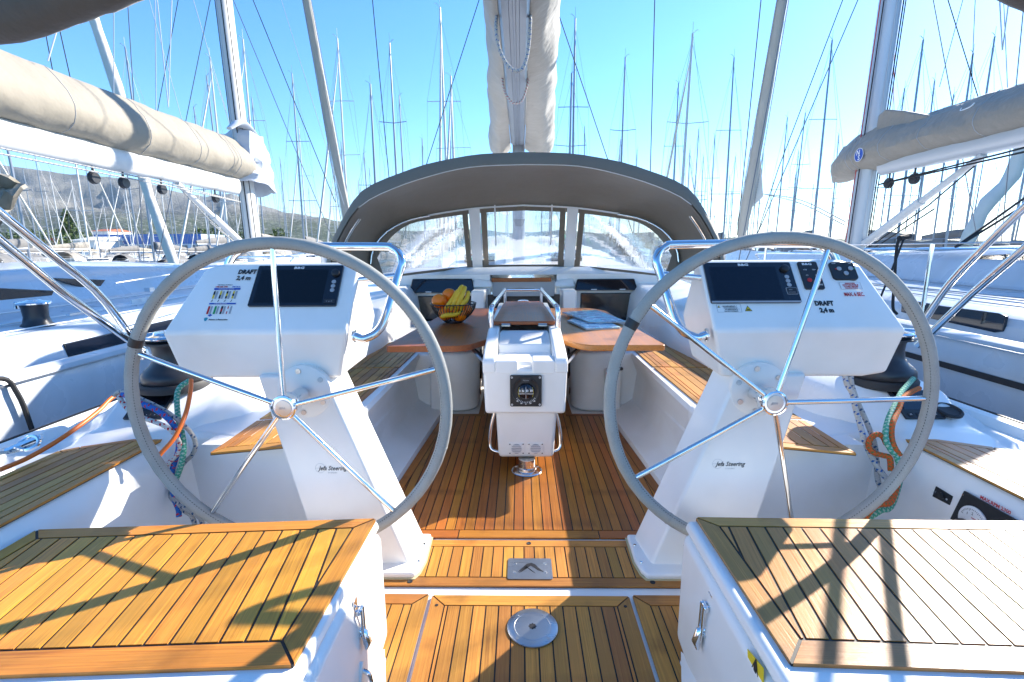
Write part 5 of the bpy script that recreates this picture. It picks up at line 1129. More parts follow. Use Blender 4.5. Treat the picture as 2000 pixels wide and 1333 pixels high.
# ================================================================== sprayhood
t = thing('sprayhood', 'dark taupe canvas sprayhood over the companionway with three clear windows', 'sprayhood', (0, 5.0, .95))
NS = 41
Ac = catmull([(0, 1.988), (.35, 1.975), (.57, 1.945), (.82, 1.895), (1.0, 1.838), (1.23, 1.755), (1.36, 1.665), (1.47, 1.52), (1.56, 1.39), (1.65, 1.24), (1.72, 1.05), (1.74, .86)] and [(0, 1.988, 0), (.35, 1.975, 0), (.57, 1.945, 0), (.82, 1.895, 0), (1.0, 1.838, 0), (1.23, 1.755, 0), (1.38, 1.665, 0), (1.49, 1.52, 0), (1.57, 1.39, 0), (1.65, 1.24, 0), (1.70, 1.05, 0), (1.72, .86, 0)], 5)
Vc = catmull([(0, 1.888, 0), (.35, 1.878, 0), (.57, 1.850, 0), (.80, 1.795, 0), (1.0, 1.735, 0), (1.23, 1.645, 0), (1.37, 1.56, 0), (1.46, 1.46, 0), (1.53, 1.35, 0), (1.60, 1.22, 0), (1.65, 1.05, 0), (1.67, .86, 0)], 5)
Bc = catmull([(0, 1.666, 0), (.54, 1.636, 0), (1.04, 1.565, 0), (1.24, 1.52, 0), (1.40, 1.445, 0), (1.50, 1.37, 0), (1.59, 1.26, 0), (1.63, 1.13, 0), (1.64, .97, 0)], 5)
Cc = [Vector(p) for p in [(0, 5.74, 1.0), (.45, 5.70, .998), (.80, 5.45, .978), (1.10, 5.12, .955), (1.37, 4.75, .932), (1.56, 4.52, .915)]]
def half(c_, n=21): return resample(c_, n)
def mk(cv, yf):
    h = half(cv); out = []
    for k in range(-20, 21):
        p = h[abs(k)]; sx_ = -1 if k < 0 else 1
        out.append(Vector((sx_*p.x-.02*0, yf(abs(k)/20, p), p.y)))
    return out
A = mk(Ac, lambda k, p: 4.22-.05*k); Vv = mk(Vc, lambda k, p: 4.18-.05*k)
def Bpt(p):
    y = 5.2-.42*(p.x/1.65)**2; return Vector((p.x*y/5.2, y, 1.2+(p.y-1.2)*y/5.2))
hB = half(Bc); Bf = []
for k in range(-20, 21):
    q = Bpt(hB[abs(k)]); Bf.append(Vector((q.x*(-1 if k < 0 else 1), q.y, q.z)))
hC = half(catmull(Cc, 6)); Cf = [Vector((hC[abs(k)].x*(-1 if k < 0 else 1), hC[abs(k)].y, hC[abs(k)].z)) for k in range(-20, 21)]
def mixrow(R1, R2, u, lift=0, yb=0): return [a.lerp(b, u)+Vector((0, yb, lift)) for a, b in zip(R1, R2)]
rip = lambda k, u: .006*math.sin(k*.9+u*5)*math.sin(u*PI)
def addrip(row, u): return [p+Vector((0, 0, rip(i, u))) for i, p in enumerate(row)]
bm = BM(); rows = [Vv, mixrow(Vv, A, .5, .0, -.012), A]+[addrip(mixrow(A, Bf, u, .11*math.sin(u*PI)), u) for u in (.15, .3, .45, .6, .75, .9)]+[[p+Vector((0, .012, .012)) for p in Bf]]
grid(bm, rows, .004); obj('top_canvas', bm, taupe, t)
bm = BM(); V3 = [p+Vector((0, .03, 0)) for p in Vv]; rows = [V3]+[addrip(mixrow(V3, Bf, u, .055*math.sin(u*PI)), u) for u in (.12, .25, .4, .55, .7, .85)]+[Bf]
grid(bm, rows, .003); obj('underside_canvas', bm, taupe, t)
# bows (tubes) and white welt lines
bm = BM(); tube(bm, [p+Vector((0, .012, -.002)) for p in Vv[7:34]], .0045, 6); obj('white_welt', bm, wht, t)
bm = BM(); tube(bm, [p+Vector((0, -.012, -.018)) for p in Bf[10:31]], .010, 6, flat=((0, 0, 1), .3, 1)); obj('white_welt', bm, wht, t)
bm = BM(); tube(bm, [p.lerp(q, .02)+Vector((-.02*(1 if p.x > 0 else -1), -.03, -.01)) for p, q in zip(Bf[1:11], Cf[1:11])], .011, 10); obj('bow_tube', bm, steel, t)
bm = BM(); tube(bm, [p.lerp(q, .02)+Vector((-.02*(1 if p.x > 0 else -1), -.03, -.01)) for p, q in zip(Bf[30:40], Cf[30:40])], .011, 10); obj('bow_tube', bm, steel, t)
for k in (0, 1):
    seg_ = range(0, 7) if k == 0 else range(34, 41)
    bm = BM(); tube(bm, [Vv[i].lerp(Bf[i], .16)+Vector((-.01*(1 if Vv[i].x > 0 else -1), 0, 0)) for i in seg_], .007, 8); obj('side_tube', bm, steel, t)
    bm = BM(); tube(bm, [Vv[i].lerp(Bf[i], .20)+Vector((-.01*(1 if Vv[i].x > 0 else -1), 0, 0)) for i in seg_], .004, 6); obj('side_zip', bm, wht, t)
# front screen: canvas frame with three clear panes
def interp(R_, s_):
    f = (s_+1)*20; i = min(39, max(0, int(f))); return R_[i].lerp(R_[i+1], f-i)
def patch(bm, s0, s1, t0, t1, ns=2, ntt=2, off=0, th=.003):
    rows = [[interp(Bf, s0+(s1-s0)*i/ns).lerp(interp(Cf, s0+(s1-s0)*i/ns), t0+(t1-t0)*j/ntt)+Vector((0, off, 0)) for i in range(ns+1)] for j in range(ntt+1)]
    grid(bm, rows, th)
pvc = bpy.data.materials.new('clear vinyl'); pvc.use_nodes = True; N = pvc.node_tree.nodes; L = pvc.node_tree.links
B = N['Principled BSDF']; out = N['Material Output']
tr = N.new('ShaderNodeBsdfTransparent'); tr.inputs[0].default_value = (.93, .95, .97, 1); rf = N.new('ShaderNodeBsdfRefraction'); rf.inputs['IOR'].default_value = 1.16; rf.inputs['Color'].default_value = (.97, .98, 1, 1); rf.inputs['Roughness'].default_value = .01
gl = N.new('ShaderNodeBsdfGlossy'); gl.inputs['Roughness'].default_value = .06
df = N.new('ShaderNodeBsdfTranslucent'); df.inputs[0].default_value = (.9, .92, .95, 1)
tc = N.new('ShaderNodeTexCoord'); mp = N.new('ShaderNodeMapping'); mp.inputs['Scale'].default_value = (34, 4, 4.); L.new(tc.outputs['Object'], mp.inputs[0])
nn = N.new('ShaderNodeTexNoise'); nn.inputs['Scale'].default_value = 1; nn.inputs['Detail'].default_value = 4; L.new(mp.outputs[0], nn.inputs['Vector'])
mp2 = N.new('ShaderNodeMapping'); mp2.inputs['Scale'].default_value = (9, 3, 15); mp2.inputs['Location'].default_value = (0, 0, .0); L.new(tc.outputs['Object'], mp2.inputs[0])
n3 = N.new('ShaderNodeTexNoise'); n3.inputs['Scale'].default_value = 1; n3.inputs['Detail'].default_value = 4; L.new(mp2.outputs[0], n3.inputs['Vector'])
ad = N.new('ShaderNodeMath'); ad.operation = 'ADD'; L.new(nn.outputs['Fac'], ad.inputs[0]); L.new(n3.outputs['Fac'], ad.inputs[1])
bp = N.new('ShaderNodeBump'); bp.inputs['Strength'].default_value = .22; bp.inputs['Distance'].default_value = .012; L.new(ad.outputs[0], bp.inputs['Height'])
L.new(bp.outputs[0], rf.inputs['Normal']); L.new(bp.outputs[0], gl.inputs['Normal'])
m1 = N.new('ShaderNodeMixShader'); m1.inputs[0].default_value = .6; L.new(tr.outputs[0], m1.inputs[1]); L.new(rf.outputs[0], m1.inputs[2])
m2 = N.new('ShaderNodeMixShader'); m2.inputs[0].default_value = .05; L.new(m1.outputs[0], m2.inputs[1]); L.new(gl.outputs[0], m2.inputs[2])
m3 = N.new('ShaderNodeMixShader'); m3.inputs[0].default_value = .02; L.new(m2.outputs[0], m3.inputs[1]); L.new(df.outputs[0], m3.inputs[2])
L.new(m3.outputs[0], out.inputs['Surface']); N.remove(B)
sp1, sp2 = .222, .292
bm = BM()
patch(bm, -.93, .93, .0, .095, 40, 1); patch(bm, -.93, .93, .955, 1.0, 40, 1)
for a, b in ((-sp1-.0, -sp1+.03), (sp1-.03, sp1), (-sp2-.03, -sp2), (sp2, sp2+.03)): patch(bm, a, b, .095, .955, 1, 4)
patch(bm, .85, .97, .0, 1.0, 4, 6); patch(bm, -.97, -.85, .0, 1.0, 4, 6)
obj('window_frame_canvas', bm, taupe, t)
# corner fillets of the frame at the outer top
for s in (-1, 1):
    bm = BM()
    for i in range(8):
        a0, a1 = s*(.52+.042*i), s*(.52+.042*(i+1)); d0, d1 = .095+.30*(i/8)**2.4, .095+.30*((i+1)/8)**2.4
        q = [interp(Bf, a0).lerp(interp(Cf, a0), .09), interp(Bf, a1).lerp(interp(Cf, a1), .09), interp(Bf, a1).lerp(interp(Cf, a1), d1), interp(Bf, a0).lerp(interp(Cf, a0), d0)]
        solid(bm, [p+Vector((0, -.001, 0)) for p in q], [p+Vector((0, -.004, 0)) for p in q])
    obj('window_corner_canvas', bm, taupe, t)
for a, b in ((-sp1+.03, sp1-.03), (sp2+.03, .86), (-.86, -sp2-.03)):
    bm = BM(); rows = [[interp(Bf, a+(b-a)*i/10).lerp(interp(Cf, a+(b-a)*i/10), .09+.87*j/6) for i in range(11)] for j in range(7)]; grid(bm, rows); obj('window_pane', bm, pvc, t)
for s in (-1, 1):
    bm = BM(); patch(bm, s*(sp1+.006), s*(sp2-.006), .03, .985, 1, 5, off=-.006, th=.004); obj('white_strap', bm, wht, t)
    bm = BM(); a = interp(Bf, s*.148); b = a.lerp(interp(Cf, s*.148), .62); tube(bm, [a+Vector((0, -.02, 0)), b+Vector((0, -.02, 0))], .008, 6, flat=((0, 1, 0), 1, .3)); obj('rolled_strap', bm, wht, t)

# ================================================================== our boom seen from below, sail bag, rope bights
t = thing('main_boom', 'grey boom of the near yacht seen from below with its grey sail bag either side', 'boom', (-.06, 3, 3.1))
bx0 = -.075
bm = BM(); rows = []
for y in (2.2, 5.5, 9.3): rows.append([(bx0+x, y, z) for x, z in ((-.125, 3.16), (-.125, 3.10), (-.10, 3.062), (-.045, 3.05), (-.04, 3.062), (-.012, 3.062), (-.008, 3.05), (.008, 3.05), (.012, 3.062), (.04, 3.062), (.045, 3.05), (.10, 3.062), (.125, 3.10), (.125, 3.16), (.08, 3.4), (-.08, 3.4))])
grid(bm, rows, closed=True); bmesh.ops.recalc_face_normals(bm, faces=bm.faces); obj('boom_extrusion', bm, alu, t)
for s in (-1, 1):
    bm = BM(); rows = []; n = 44
    for i in range(n+1):
        y = 2.4+7.5*i/n; k = i/n; row = []
        Wd = (.29+.20*max(0, (y-5.4)/3.7)) if s < 0 else (.36+.05*(y-3.7))
        for j in range(14):
            u_ = j/13
            q_ = Vector((s*3, y*1.1, u_*2.2)); wob = .055*mn.noise(q_)+.02*mn.noise(q_*3.1)
            wid = .13+(Wd-.13)*math.sin(min(1, u_*1.45)*PI/2)-.14*max(0, u_-.75)+wob*min(1, u_*2.5)
            row.append((bx0+s*wid, y, 3.11-.22*max(0, (y-6.8)/2.6)*min(1, u_*4)-.05*math.sin(u_*PI)+.60*u_**1.3+.03*mn.noise(q_*1.3+Vector((9, 0, 0)))*(u_ > .1)))
        rows.append(row)
    grid(bm, rows, .006); obj('sail_bag_side', bm, coverC, t)
bm = BM(); tube(bm, [(bx0, 2.4+k*.7, 3.62+.02*math.sin(k)) for k in range(11)], [.22+.02*math.sin(k*2) for k in range(11)], 14); obj('flaked_sail', bm, sailw, t)
for (yy, drop, x0, x1, mm, nm) in ((4.4, .0, -.17, .155, rWB, 'blue flecked white rope bight hanging under the boom'), (6.0, .0, -.185, .135, rWR, 'red flecked white rope bight hanging under the boom, further forward')):
    pts = [at(x, y, Y=yy) for x, y in (((969, 20), (969, 60), (975, 95), (990, 126), (1008, 139), (1023, 130), (1032, 95), (1036, 45), (1035, 15)) if mm is rWB else ((979, 125), (981, 155), (986, 180), (997, 197), (1008, 202), (1020, 195), (1030, 165), (1032, 140), (1031, 125)))]
    z_t = 3.14; pts[0] = Vector((pts[0].x, pts[0].y+.1, z_t)); pts[-1] = Vector((pts[-1].x, pts[-1].y+.1, z_t))
    bm = BM(); tube(bm, catmull(pts, 6), .014 if mm is rWB else .0135, 10); setp(obj('reefing_rope', bm, mm), nm, 'rope')
# standing rigging of the near yacht
def line(name, pts, r, mat, label, cat, seg=6): bm = BM(); tube(bm, pts, r, seg); return setp(obj(name, bm, mat), label, cat)
mast_b, mast_t = Vector((-.06, 9.4, .9)), Vector((-.06, 9.2, 19))
t = thing('mast', 'mast of the near yacht standing beyond the sprayhood window', 'mast', mast_b)
bm = BM(); tube(bm, [mast_b, mast_t], [.115, .08], 16); m_ = obj('mast_tube', bm, alu, t)
bm = BM(); solid(bm, [(-.12, 9.2, 1.62), (.0, 9.2, 1.62), (.0, 9.23, 1.62), (-.12, 9.23, 1.62)], [(-.16, 9.2, 1.75), (.06, 9.2, 1.75), (.06, 9.23, 1.75), (-.16, 9.23, 1.75)]); obj('mast_fitting', bm, black, m_)
for s in (-1, 1):
    a = at(835 if s < 0 else 1188, 315, Y=9.2); b = at(923 if s < 0 else 1095, 40, Y=9.2)
    d = (b-a); bot = a-d*((a.z-.6)/d.z); topp = a+d*((16-a.z)/d.z)
    line('cap_shroud', [bot, topp], .0075, wired, 'dark %s shroud of the near yacht slanting down beside the central boom' % ('left' if s < 0 else 'right'), 'stay')
    g1 = at(950 if s < 0 else 1070, 520, Y=8.0) if 0 else None
    bm = BM(); tube(bm, [(s*.95, 8.9, .95), (s*.22, 9.1, 2.9)], .011, 6); setp(obj('green_line', bm, rG), 'green line running up to the mast, seen through the %s part of the middle window' % ('left' if s < 0 else 'right'), 'rope')
for pts, r_, mm, lb in ((((490, -10), (655, 395)), .008, wired, 'dark stay slanting from the upper left to the sprayhood, left of the furled sail'),
    (((727, -5), (760, 350)), .009, wired, 'dark single stay rising left of the sprayhood crown'), (((1279, -5), (1270, 345)), .009, wired, 'dark near-vertical stay right of the boom over the sprayhood'),
    (((1487, -5), (1440, 460)), .009, wired, 'dark stay just left of the right furled sail'), (((1648, -5), (1520, 330), (1475, 470)), .008, wired, 'dark stay slanting down-left to the clew of the right furled sail'),
    (((548, -5), (672, 400)), .005, wirew, 'thin pale halyard left of the dark furled sail'), (((303, -5), (305, 225)), .008, wirew, 'pale topping lift standing on the left boom cover'), (((349, -5), (307, 222)), .006, wired, 'dark line leaning right from the left boom cover shackle'),
    (((222, -5), (222, 195)), .008, wirew, 'pale vertical wire above the left boom cover'), (((376, -5), (458, 275)), .006, wirew, 'pale diagonal wire left of the big left mast'), (((290, -5), (358, 243)), .005, wirew, 'thin diagonal wire over the middle of the left boom cover'),
    (((109, 24), (139, 160)), .008, wired, 'short dark stay below the rolled canvas, right one of two at top left'), (((84, 38), (105, 150)), .008, wired, 'short dark stay below the rolled canvas, left one of two at top left'),
    (((1850, -5), (1912, 195)), .009, wired, 'dark diagonal stay over the right boom cover'), (((1905, -5), (1896, 195)), .006, wired, 'thin dark vertical stay over the right boom cover'), (((1960, -5), (1968, 175)), .006, wired, 'thin dark stay near the right edge over the boom cover'), (((1882, -5), (1835, 170)), .006, wire, 'thin blue grey stay crossing the dark diagonal one at upper right'), (((1750, -5), (1744, 215)), .006, red, 'thin red flecked line right of the right mast')):
    Yd = 11.0; p = [at(x, y, Y=Yd) for x, y in pts]; line('stay', p, r_*1.1, mm, lb, 'stay')

# ================================================================== winches on our coamings
def winch(s, c, label, handle=True):
    t = thing('winch', label, 'winch', c)
    bm = BM(); lathe(bm, [(.150, -.02), (.150, .012), (.145, .018)], c, seg=48); obj('base_ring', bm, rubber, t)
    bm = BM(); lathe(bm, [(.132, .015), (.138, .03), (.136, .055), (.120, .075), (.098, .095), (.085, .115), (.080, .15), (.082, .18), (.09, .20), (.10, .212)], c, seg=48); obj('drum', bm, winchg, t)
    bm = BM(); lathe(bm, [(.098, .212), (.108, .220), (.110, .228), (.104, .236), (.07, .242), (.066, .250), (.03, .252), (.028, .246), (.001, .246)], c, seg=48); tp = obj('top_cap', bm, steel, t)
    c = Vector(c); bm = BM(); tube(bm, [c+Vector((.0, 0, .232)), c+Vector((s*.10, -.05, .235)), c+Vector((s*.135, -.07, .225))], [.02, .014, .01], 10); obj('stripper_arm', bm, steel, tp)
    bm = BM(); lathe(bm, [(.089, .196), (.118, .200), (.118, .206), (.09, .209)], c, seg=40); obj('feeder_ring', bm, winchg, tp)
winch(-1, (-1.675, 2.22, .585), 'black self-tailing winch half hidden behind the left steering console')
winch(1, (1.665, 2.26, .585), 'black winch with a sparkling steel top right of the right steering console')
# instruments on the coaming slopes
for s in (-1, 1):
    P = Plane((s*1.70, 2.015, .472), (1, 0, 0), (0, .82, .57))
    lb = 'black instrument display on the left coaming slope, crossed by rope coils' if s < 0 else 'black instrument display with buttons on the right coaming slope, behind orange and green ropes'
    bm = BM(); P.rect(bm, -.085, .085, .0, .155, .001, .010, .004); d_ = setp(obj('instrument_display', bm, black, bevel=.002), lb, 'display')
    bm = BM(); P.rect(bm, -.07, .07, .045, .145, .0102, .0108); obj('screen', bm, glassb, d_, smooth=False)
    P.text('logo', 'B&G', .014, -.02, .133, wht, d_, bold=.0005, sx=1.3, lift=.011)
    for k in range(4): bm = BM(); P.rect(bm, -.068+k*.036, -.042+k*.036, .010, .030, .010, .0125, .004); b_ = obj('button', bm, rubber, d_); P.text('button_text', 'M<>='[k], .01, -.060+k*.036, .016, wht, b_, lift=.013)
P = Plane((1.80, 2.06, .47), (1, 0, 0), (0, .82, .57))
q = at(1852, 803, Z=.50); 
bm = BM(); lathe(bm, [(.052, -.002), (.052, .008), (.045, .012), (.038, .004), (.001, .002)], q, (0, -.35, 1), 32); cp_ = setp(obj('drinks_holder', bm, rubber), 'round black rubber cup recess on the right coaming', 'cup holder')
# ================================================================== bimini tubes and rolled canvas
for s in (-1, 1):
    side = 'left' if s < 0 else 'right'
    if s < 0: L1 = [(268, 678), (196, 578), (100, 498), (-60, 368)]; L2 = [(262, 672), (120, 570), (0, 470), (-120, 368)]
    else: L1 = [(1797, 640), (1850, 560), (1925, 480), (2120, 290)]; L2 = [(1806, 662), (1900, 572), (2000, 486), (2120, 385)]
    for k, L_ in enumerate((L1, L2)):
        p = [at(x, y, X=s*(1.86 if s < 0 else 2.10)) for x, y in L_]
        d = (p[-1]-p[-2]).normalized(); p.append(p[-1]+d*.9)
        d = (p[0]-p[1]).normalized(); p = [p[0]+d*.06]+p
        q = resample(catmull(p, 6) if k == 0 else p, 24)
        bm = BM(); tube(bm, q, .0165, 14); o = setp(obj('bimini_tube', bm, steel), '%s stainless bimini tube on the %s, slanting up out of the picture' % ('upper bent' if k == 0 else 'lower straight', side), 'tube')
        if k == 0: bm = BM(); lathe(bm, [(.04, -.01), (.04, .0), (.025, .008), (.02, .03)], p[0], (0, 0, 1), 20); obj('foot_flange', bm, steel, o)
p = [at(x, y, Y=1.25) for x, y in ((-420, 90), (-260, 62), (-90, 34), (-20, 30), (40, 15), (100, -4), (160, -30), (300, -80), (620, -230), (1018, -300), (1420, -240), (1720, -160), (1930, -90), (1990, -62), (2060, -30), (2200, 20), (2420, 60))]
q = resample(catmull(p, 6), 130)
bm = BM(); tube(bm, q, [.060*(1+.16*mn.noise(Vector((i*.16, 3, 0)))+.05*mn.noise(Vector((i*.7, 5, 2)))) for i in range(130)], 18); setp(obj('rolled_canvas', bm, bimfab), 'rolled dark grey bimini canvas sagging into both top corners of the picture', 'canvas')
# ================================================================== ropes hanging at the coaming
def ropeobj(pts, r, mat, label, yd=None, name='rope', group=None):
    p = [at(a[0], a[1], Y=a[2]) if len(a) == 3 else Vector(a[1:]) for a in pts]
    bm = BM(); tube(bm, resample(catmull(p, 8), max(24, 10*len(pts))), r, 10); return setp(obj(name, bm, mat), label, 'rope', group)
c5 = lambda x, y, d: (200+x/4.04, 720+y/4.04, d)
ropeobj([c5(90, 215, 1.86), c5(130, 185, 1.86), c5(200, 190, 1.84), c5(290, 235, 1.84), c5(400, 285, 1.83), c5(520, 350, 1.82), c5(620, 430, 1.82), c5(700, 510, 1.82), c5(735, 600, 1.83), c5(710, 680, 1.84), c5(650, 740, 1.85), c5(580, 830, 1.86), c5(550, 900, 1.84), c5(540, 1010, 1.80), c5(600, 1075, 1.76), c5(660, 1110, 1.74), c5(770, 1180, 1.74), c5(790, 1260, 1.74)], .0085, rGy, 'grey white rope loop with blue flecks swinging widest right in the left rope coil')
ropeobj([c5(160, 205, 1.84), c5(210, 225, 1.82), c5(300, 275, 1.81), c5(420, 325, 1.80), c5(510, 390, 1.80), c5(570, 460, 1.80), c5(600, 540, 1.80), c5(600, 640, 1.81), c5(570, 740, 1.82), c5(545, 840, 1.82), c5(560, 1000, 1.78), c5(600, 1110, 1.75), c5(604, 1170, 1.74)], .0105, rB, 'thick bright blue rope with red flecks in the left rope coil')
ropeobj([c5(125, 215, 1.83), c5(160, 270, 1.82), c5(220, 340, 1.80), c5(310, 385, 1.79), c5(420, 425, 1.78), c5(510, 465, 1.78), c5(580, 530, 1.78), c5(612, 610, 1.79), c5(600, 670, 1.80), c5(550, 720, 1.80), c5(495, 780, 1.81)], .0088, rWR, 'white rope with red dashes looping in the left rope coil')
ropeobj([c5(690, 95, 2.0), c5(620, 140, 1.97), c5(590, 200, 1.94), c5(590, 300, 1.90), c5(600, 400, 1.86), c5(625, 500, 1.82), c5(640, 600, 1.80), c5(635, 700, 1.80), c5(610, 800, 1.81), c5(575, 890, 1.82)], .0105, rG, 'green rope hanging behind the left wheel rim')
ropeobj([c5(700, 90, 1.98), c5(695, 180, 1.93), c5(665, 330, 1.85), c5(620, 450, 1.79), c5(560, 560, 1.75), c5(480, 650, 1.72), c5(420, 720, 1.70)], .0085, rP, 'smooth orange cord dropping from under the left console')
ropeobj([c5(540, 1000, 1.78), c5(590, 1060, 1.76), c5(640, 1120, 1.75), c5(700, 1160, 1.74), c5(730, 1230, 1.74)], .0085, rGy, 'grey white rope tail below the left wheel rim')
ropeobj([(0, 918, 1.55), (60, 892, 1.65), (130, 850, 1.75), (190, 805, 1.9), (222, 775, 2.0), (262, 762, 2.1)], .0085, rP, 'smooth orange cord running along the left side deck')
c6 = lambda x, y, d: (1500+x/4, 720+y/4, d)
ropeobj([c6(600, 30, 2.05), c6(615, 120, 2.0), c6(660, 200, 1.96), c6(680, 300, 1.92), c6(720, 440, 1.88), c6(760, 580, 1.84), c6(830, 730, 1.82), c6(900, 830, 1.80), c6(960, 900, 1.78), c6(980, 980, 1.77)], .0105, rWB, 'white rope with blue flecks hanging from under the right console, left strand')
ropeobj([c6(645, 35, 2.04), c6(655, 130, 1.99), c6(700, 260, 1.94), c6(770, 420, 1.90), c6(830, 580, 1.86), c6(850, 740, 1.84), c6(860, 880, 1.80), c6(930, 1020, 1.76)], .0100, rGy, 'plain pale rope hanging beside the blue-flecked one on the right')
ropeobj([c6(1135, 80, 2.1), c6(1090, 130, 2.04), c6(1040, 190, 1.99), c6(1000, 270, 1.94), c6(950, 370, 1.89), c6(920, 480, 1.84), c6(925, 570, 1.81), c6(970, 650, 1.79), c6(1010, 700, 1.78), c6(1030, 860, 1.75), c6(960, 1075, 1.68), c6(880, 1110, 1.66), c6(760, 1185, 1.64)], .0105, rG, 'green rope looping from the right winch behind the wheel rim')
ropeobj([c6(1180, 155, 2.06), c6(1110, 190, 2.0), c6(1050, 240, 1.95), c6(1010, 340, 1.90), c6(970, 440, 1.85), c6(965, 540, 1.82), c6(990, 620, 1.79), c6(1030, 680, 1.78)], .0105, rO, 'orange rope with green flecks beside the green rope at the right winch')
ropeobj([c6(1020, 870, 1.72), c6(960, 1040, 1.66), c6(860, 1065, 1.64), c6(800, 1110, 1.63), c6(750, 1180, 1.62)], .0105, rO, 'orange rope end coming out under the right wheel rim')
ropeobj([c6(925, 590, 1.83), c6(900, 540, 1.83), c6(860, 515, 1.83), c6(820, 530, 1.83), c6(790, 570, 1.82), c6(790, 620, 1.81), c6(830, 660, 1.80), c6(900, 680, 1.80), c6(950, 700, 1.79), c6(960, 800, 1.78)], .0105, rO, 'orange rope bight curling left over the pale ropes')
# mooring shackle on the left rail
p = at(50, 868, Y=1.75)
bm = BM(); tube(bm, catmull([p+Vector((-.05, 0, -.02)), p+Vector((-.02, .03, .015)), p+Vector((.03, .02, .02)), p+Vector((.05, 0, 0)), p+Vector((.02, -.02, -.015)), p+Vector((-.03, -.01, -.01))], 5, closed=True), .008, 8, closed=True); tube(bm, [p+Vector((-.06, -.02, -.02)), p+Vector((.04, .03, .02))], .011, 8)
setp(obj('shackle', bm, steel), 'steel shackle lying on the left side deck beside the orange cord', 'shackle')
bm = BM(); tube(bm, catmull([p+Vector((-.3, -.15, -.05)), p+Vector((-.15, -.06, -.03)), p+Vector((-.03, -.02, -.02)), p+Vector((.04, .0, .0))], 5), .007, 8); setp(obj('rope', bm, rGy), 'thin grey rope tied to the shackle on the left side deck', 'rope')
# ================================================================== fruit bowl
bc = Vector((-.545, 3.70, TZ)); t = thing('fruit_basket', 'black wire basket full of fruit on the left table leaf', 'basket', bc)
fb = lambda h: .055+.118*math.sin(min(1, h/.15)*PI/2)**.9
for h, r_ in ((.148, .0042), (.0035, .003)): bm = BM(); tube(bm, [bc+Vector((fb(h)*math.cos(a), fb(h)*math.sin(a), h)) for a in [k*2*PI/48 for k in range(48)]], r_, 8, closed=True); obj('rim_wire' if h > .1 else 'foot_wire', bm, black, t)
for k in range(44):
    a = k*2*PI/44; bm = BM(); tube(bm, [bc+Vector((fb(h)*math.cos(a+h*.9), fb(h)*math.sin(a+h*.9), h)) for h in (.0035, .02, .045, .075, .11, .148)], .0027, 6, caps=False); obj('rib_wire', bm, black, t)
orm = pbr('orange peel', (.95, .20, .0), .38, spec=.5); bump(orm, noise(orm, 260, 2), .35, .0015); rough_from(orm, noise(orm, 30, 2), .32, .45)
def orange(c, r, label):
    bm = BM(); bmesh.ops.create_uvsphere(bm, u_segments=24, v_segments=16, radius=r)
    for v_ in bm.verts: v_.co.z *= .94; v_.co += v_.co.normalized()*.002*mn.noise(v_.co*20)
    bmesh.ops.translate(bm, verts=bm.verts, vec=c); o = setp(obj('orange', bm, orm), label, 'orange')
    bm = BM(); lathe(bm, [(.0055, 0), (.004, .002), (.001, .002)], Vector(c)+Vector((r*.3, -r*.35, r*.80)), (.3, -.4, .85), 8); obj('stem_button', bm, grn, o)
orange(bc+Vector((-.102, -.03, .168)), .058, 'orange at the left of the basket, resting on the rim')
orange(bc+Vector((-.035, .045, .205)), .056, 'topmost orange in the basket, left of the bananas')
for i, (x, y, z) in enumerate(((-.055, -.055, .075), (.05, -.065, .07), (0, .05, .07), (.09, .02, .09))): orange(bc+Vector((x, y, z)), .055, ('orange low at the left, seen through the basket wires', 'orange low at the right front, behind the basket wires', 'orange deep in the middle of the basket', 'orange under the bananas at the right')[i])
ban = pbr('banana skin', (.66, .46, .07), .5); _n = noise(ban, 60, 5, rough=.7); _n2 = noise(ban, 9, 3); N, L, B = nodes(ban)
L.new(mixcol(ban, ramp(ban, _n, [(.66, (0, 0, 0)), (.70, (1, 1, 1))]), mixcol(ban, _n2, (.82, .42, .012), (.95, .52, .02)), (.12, .06, .02)), B.inputs['Base Color'])
bst = pbr('banana stem', (.25, .22, .08), .7); rough_from(bst, noise(bst, 30, 2), .6, .8)
def banana(p, label):
    c_ = catmull([bc+Vector(q) for q in p], 6); n = len(c_); rad_ = [.006+.0165*min(1, math.sin(max(.02, min(1, (i+1)/(n-1)*1.02))*PI)**.45) if 0 < i < n-1 else .005 for i in range(n)]
    bm = BM(); tube(bm, c_, rad_, 6); o = obj('banana', bm, ban); 
    for f in o.data.polygons: f.use_smooth = True
    sb = o.modifiers.new('s', 'SUBSURF'); sb.levels = 1; sb.render_levels = 2
    setp(o, label, 'banana'); bm = BM(); tube(bm, [c_[-2], c_[-1]+(c_[-1]-c_[-2])*1.2], [.007, .005], 6); obj('stem', bm, bst, o)
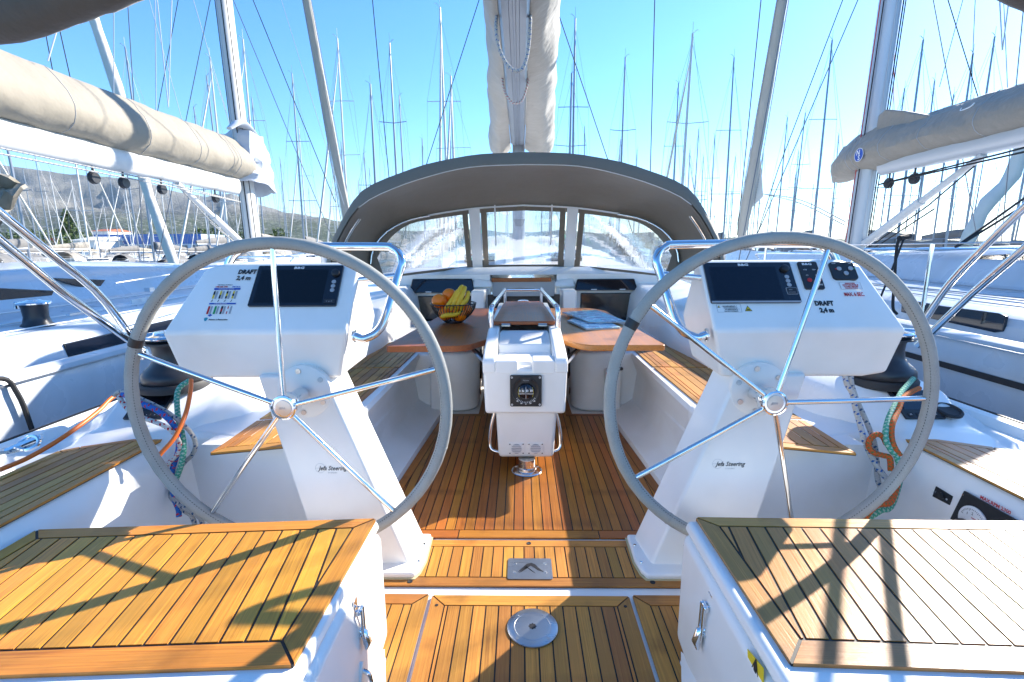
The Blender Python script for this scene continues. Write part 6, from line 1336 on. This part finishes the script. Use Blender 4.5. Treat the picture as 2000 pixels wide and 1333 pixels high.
for i, (dx, top) in enumerate(((-.0, .215), (.034, .245), (.066, .235), (.098, .20))):
    banana([(-.045+dx*1.05, -.125+.01*i, .115-.012*i), (-.015+dx*1.02, -.122, .155), (.015+dx*.95, -.09, top-.02), (.040+dx*.8, -.03, top+.028), (.062+dx*.45, .035, top+.03)], ('leftmost banana of the bunch, next to the oranges', 'second banana of the bunch, standing highest', 'third banana of the bunch', 'rightmost banana of the bunch by the basket rim')[i])
banana([(-.08, -.135, .06), (-.03, -.14, .075), (.03, -.14, .08), (.08, -.125, .10)], 'banana lying low in the basket behind the wires')
# ================================================================== magazines
def magazine(corners, z, n, label, cols, twist=0):
    t = thing('magazine', label, 'magazine', (corners[0][0], corners[0][1], z))
    pap = pbr('paper', (.78, .78, .76), .6); rough_from(pap, noise(pap, 30, 2), .5, .7)
    def surf(h, inset_=0, th=.0018, wob=0):
        a, b, c_, d = [Vector((x, y, 0)) for x, y in corners]; rows = []
        for j in range(9):
            u_ = j/8; rows.append([(a.lerp(b, i/9).lerp(d.lerp(c_, i/9), u_)+Vector((0, 0, z+h+.006*math.sin(i/9*PI)*(1-u_*.5)+wob*math.sin(i*.9+j*.7)*.002))) for i in range(10)])
        bm = BM(); grid(bm, rows, th); return bm
    for k in range(n): obj('page', surf(.002+k*.0035, wob=(k+1)*.4), pap, t)
    cv_ = pbr('magazine cover', (.2, .5, .62), .3); N, L, B = nodes(cv_)
    n1 = noise(cv_, 9, 2, (1, 2.2, 1)); L.new(ramp(cv_, n1, cols), B.inputs['Base Color']); rough_from(cv_, noise(cv_, 5, 2), .2, .4)
    for e in ('CONSTANT',): 
        for nd in N:
            if nd.type == 'VALTORGB': nd.color_ramp.interpolation = e
    obj('cover', surf(.002+n*.0035, wob=.6), cv_, t)
    return t
mcols = [(0, (.02, .10, .28)), (.40, (.03, .22, .42)), (.46, (.75, .78, .8)), (.53, (.15, .55, .62)), (.62, (.78, .8, .82))]
g = lambda *a: [tuple(at(x, y, Z=TZ+.01)[:2]) for x, y in a]
magazine(g((1108, 627), (1145, 643), (1212, 640), (1150, 612)), TZ, 3, 'blue and white magazine lying lowest on the right table leaf', mcols)
magazine(g((1097, 614), (1150, 634), (1222, 632), (1163, 609)), TZ+.018, 2, 'folded blue magazine lying on top of the pile on the right leaf', [(0, (.02, .09, .25)), (.43, (.12, .5, .6)), (.55, (.75, .78, .8)), (.6, (.02, .15, .35))])
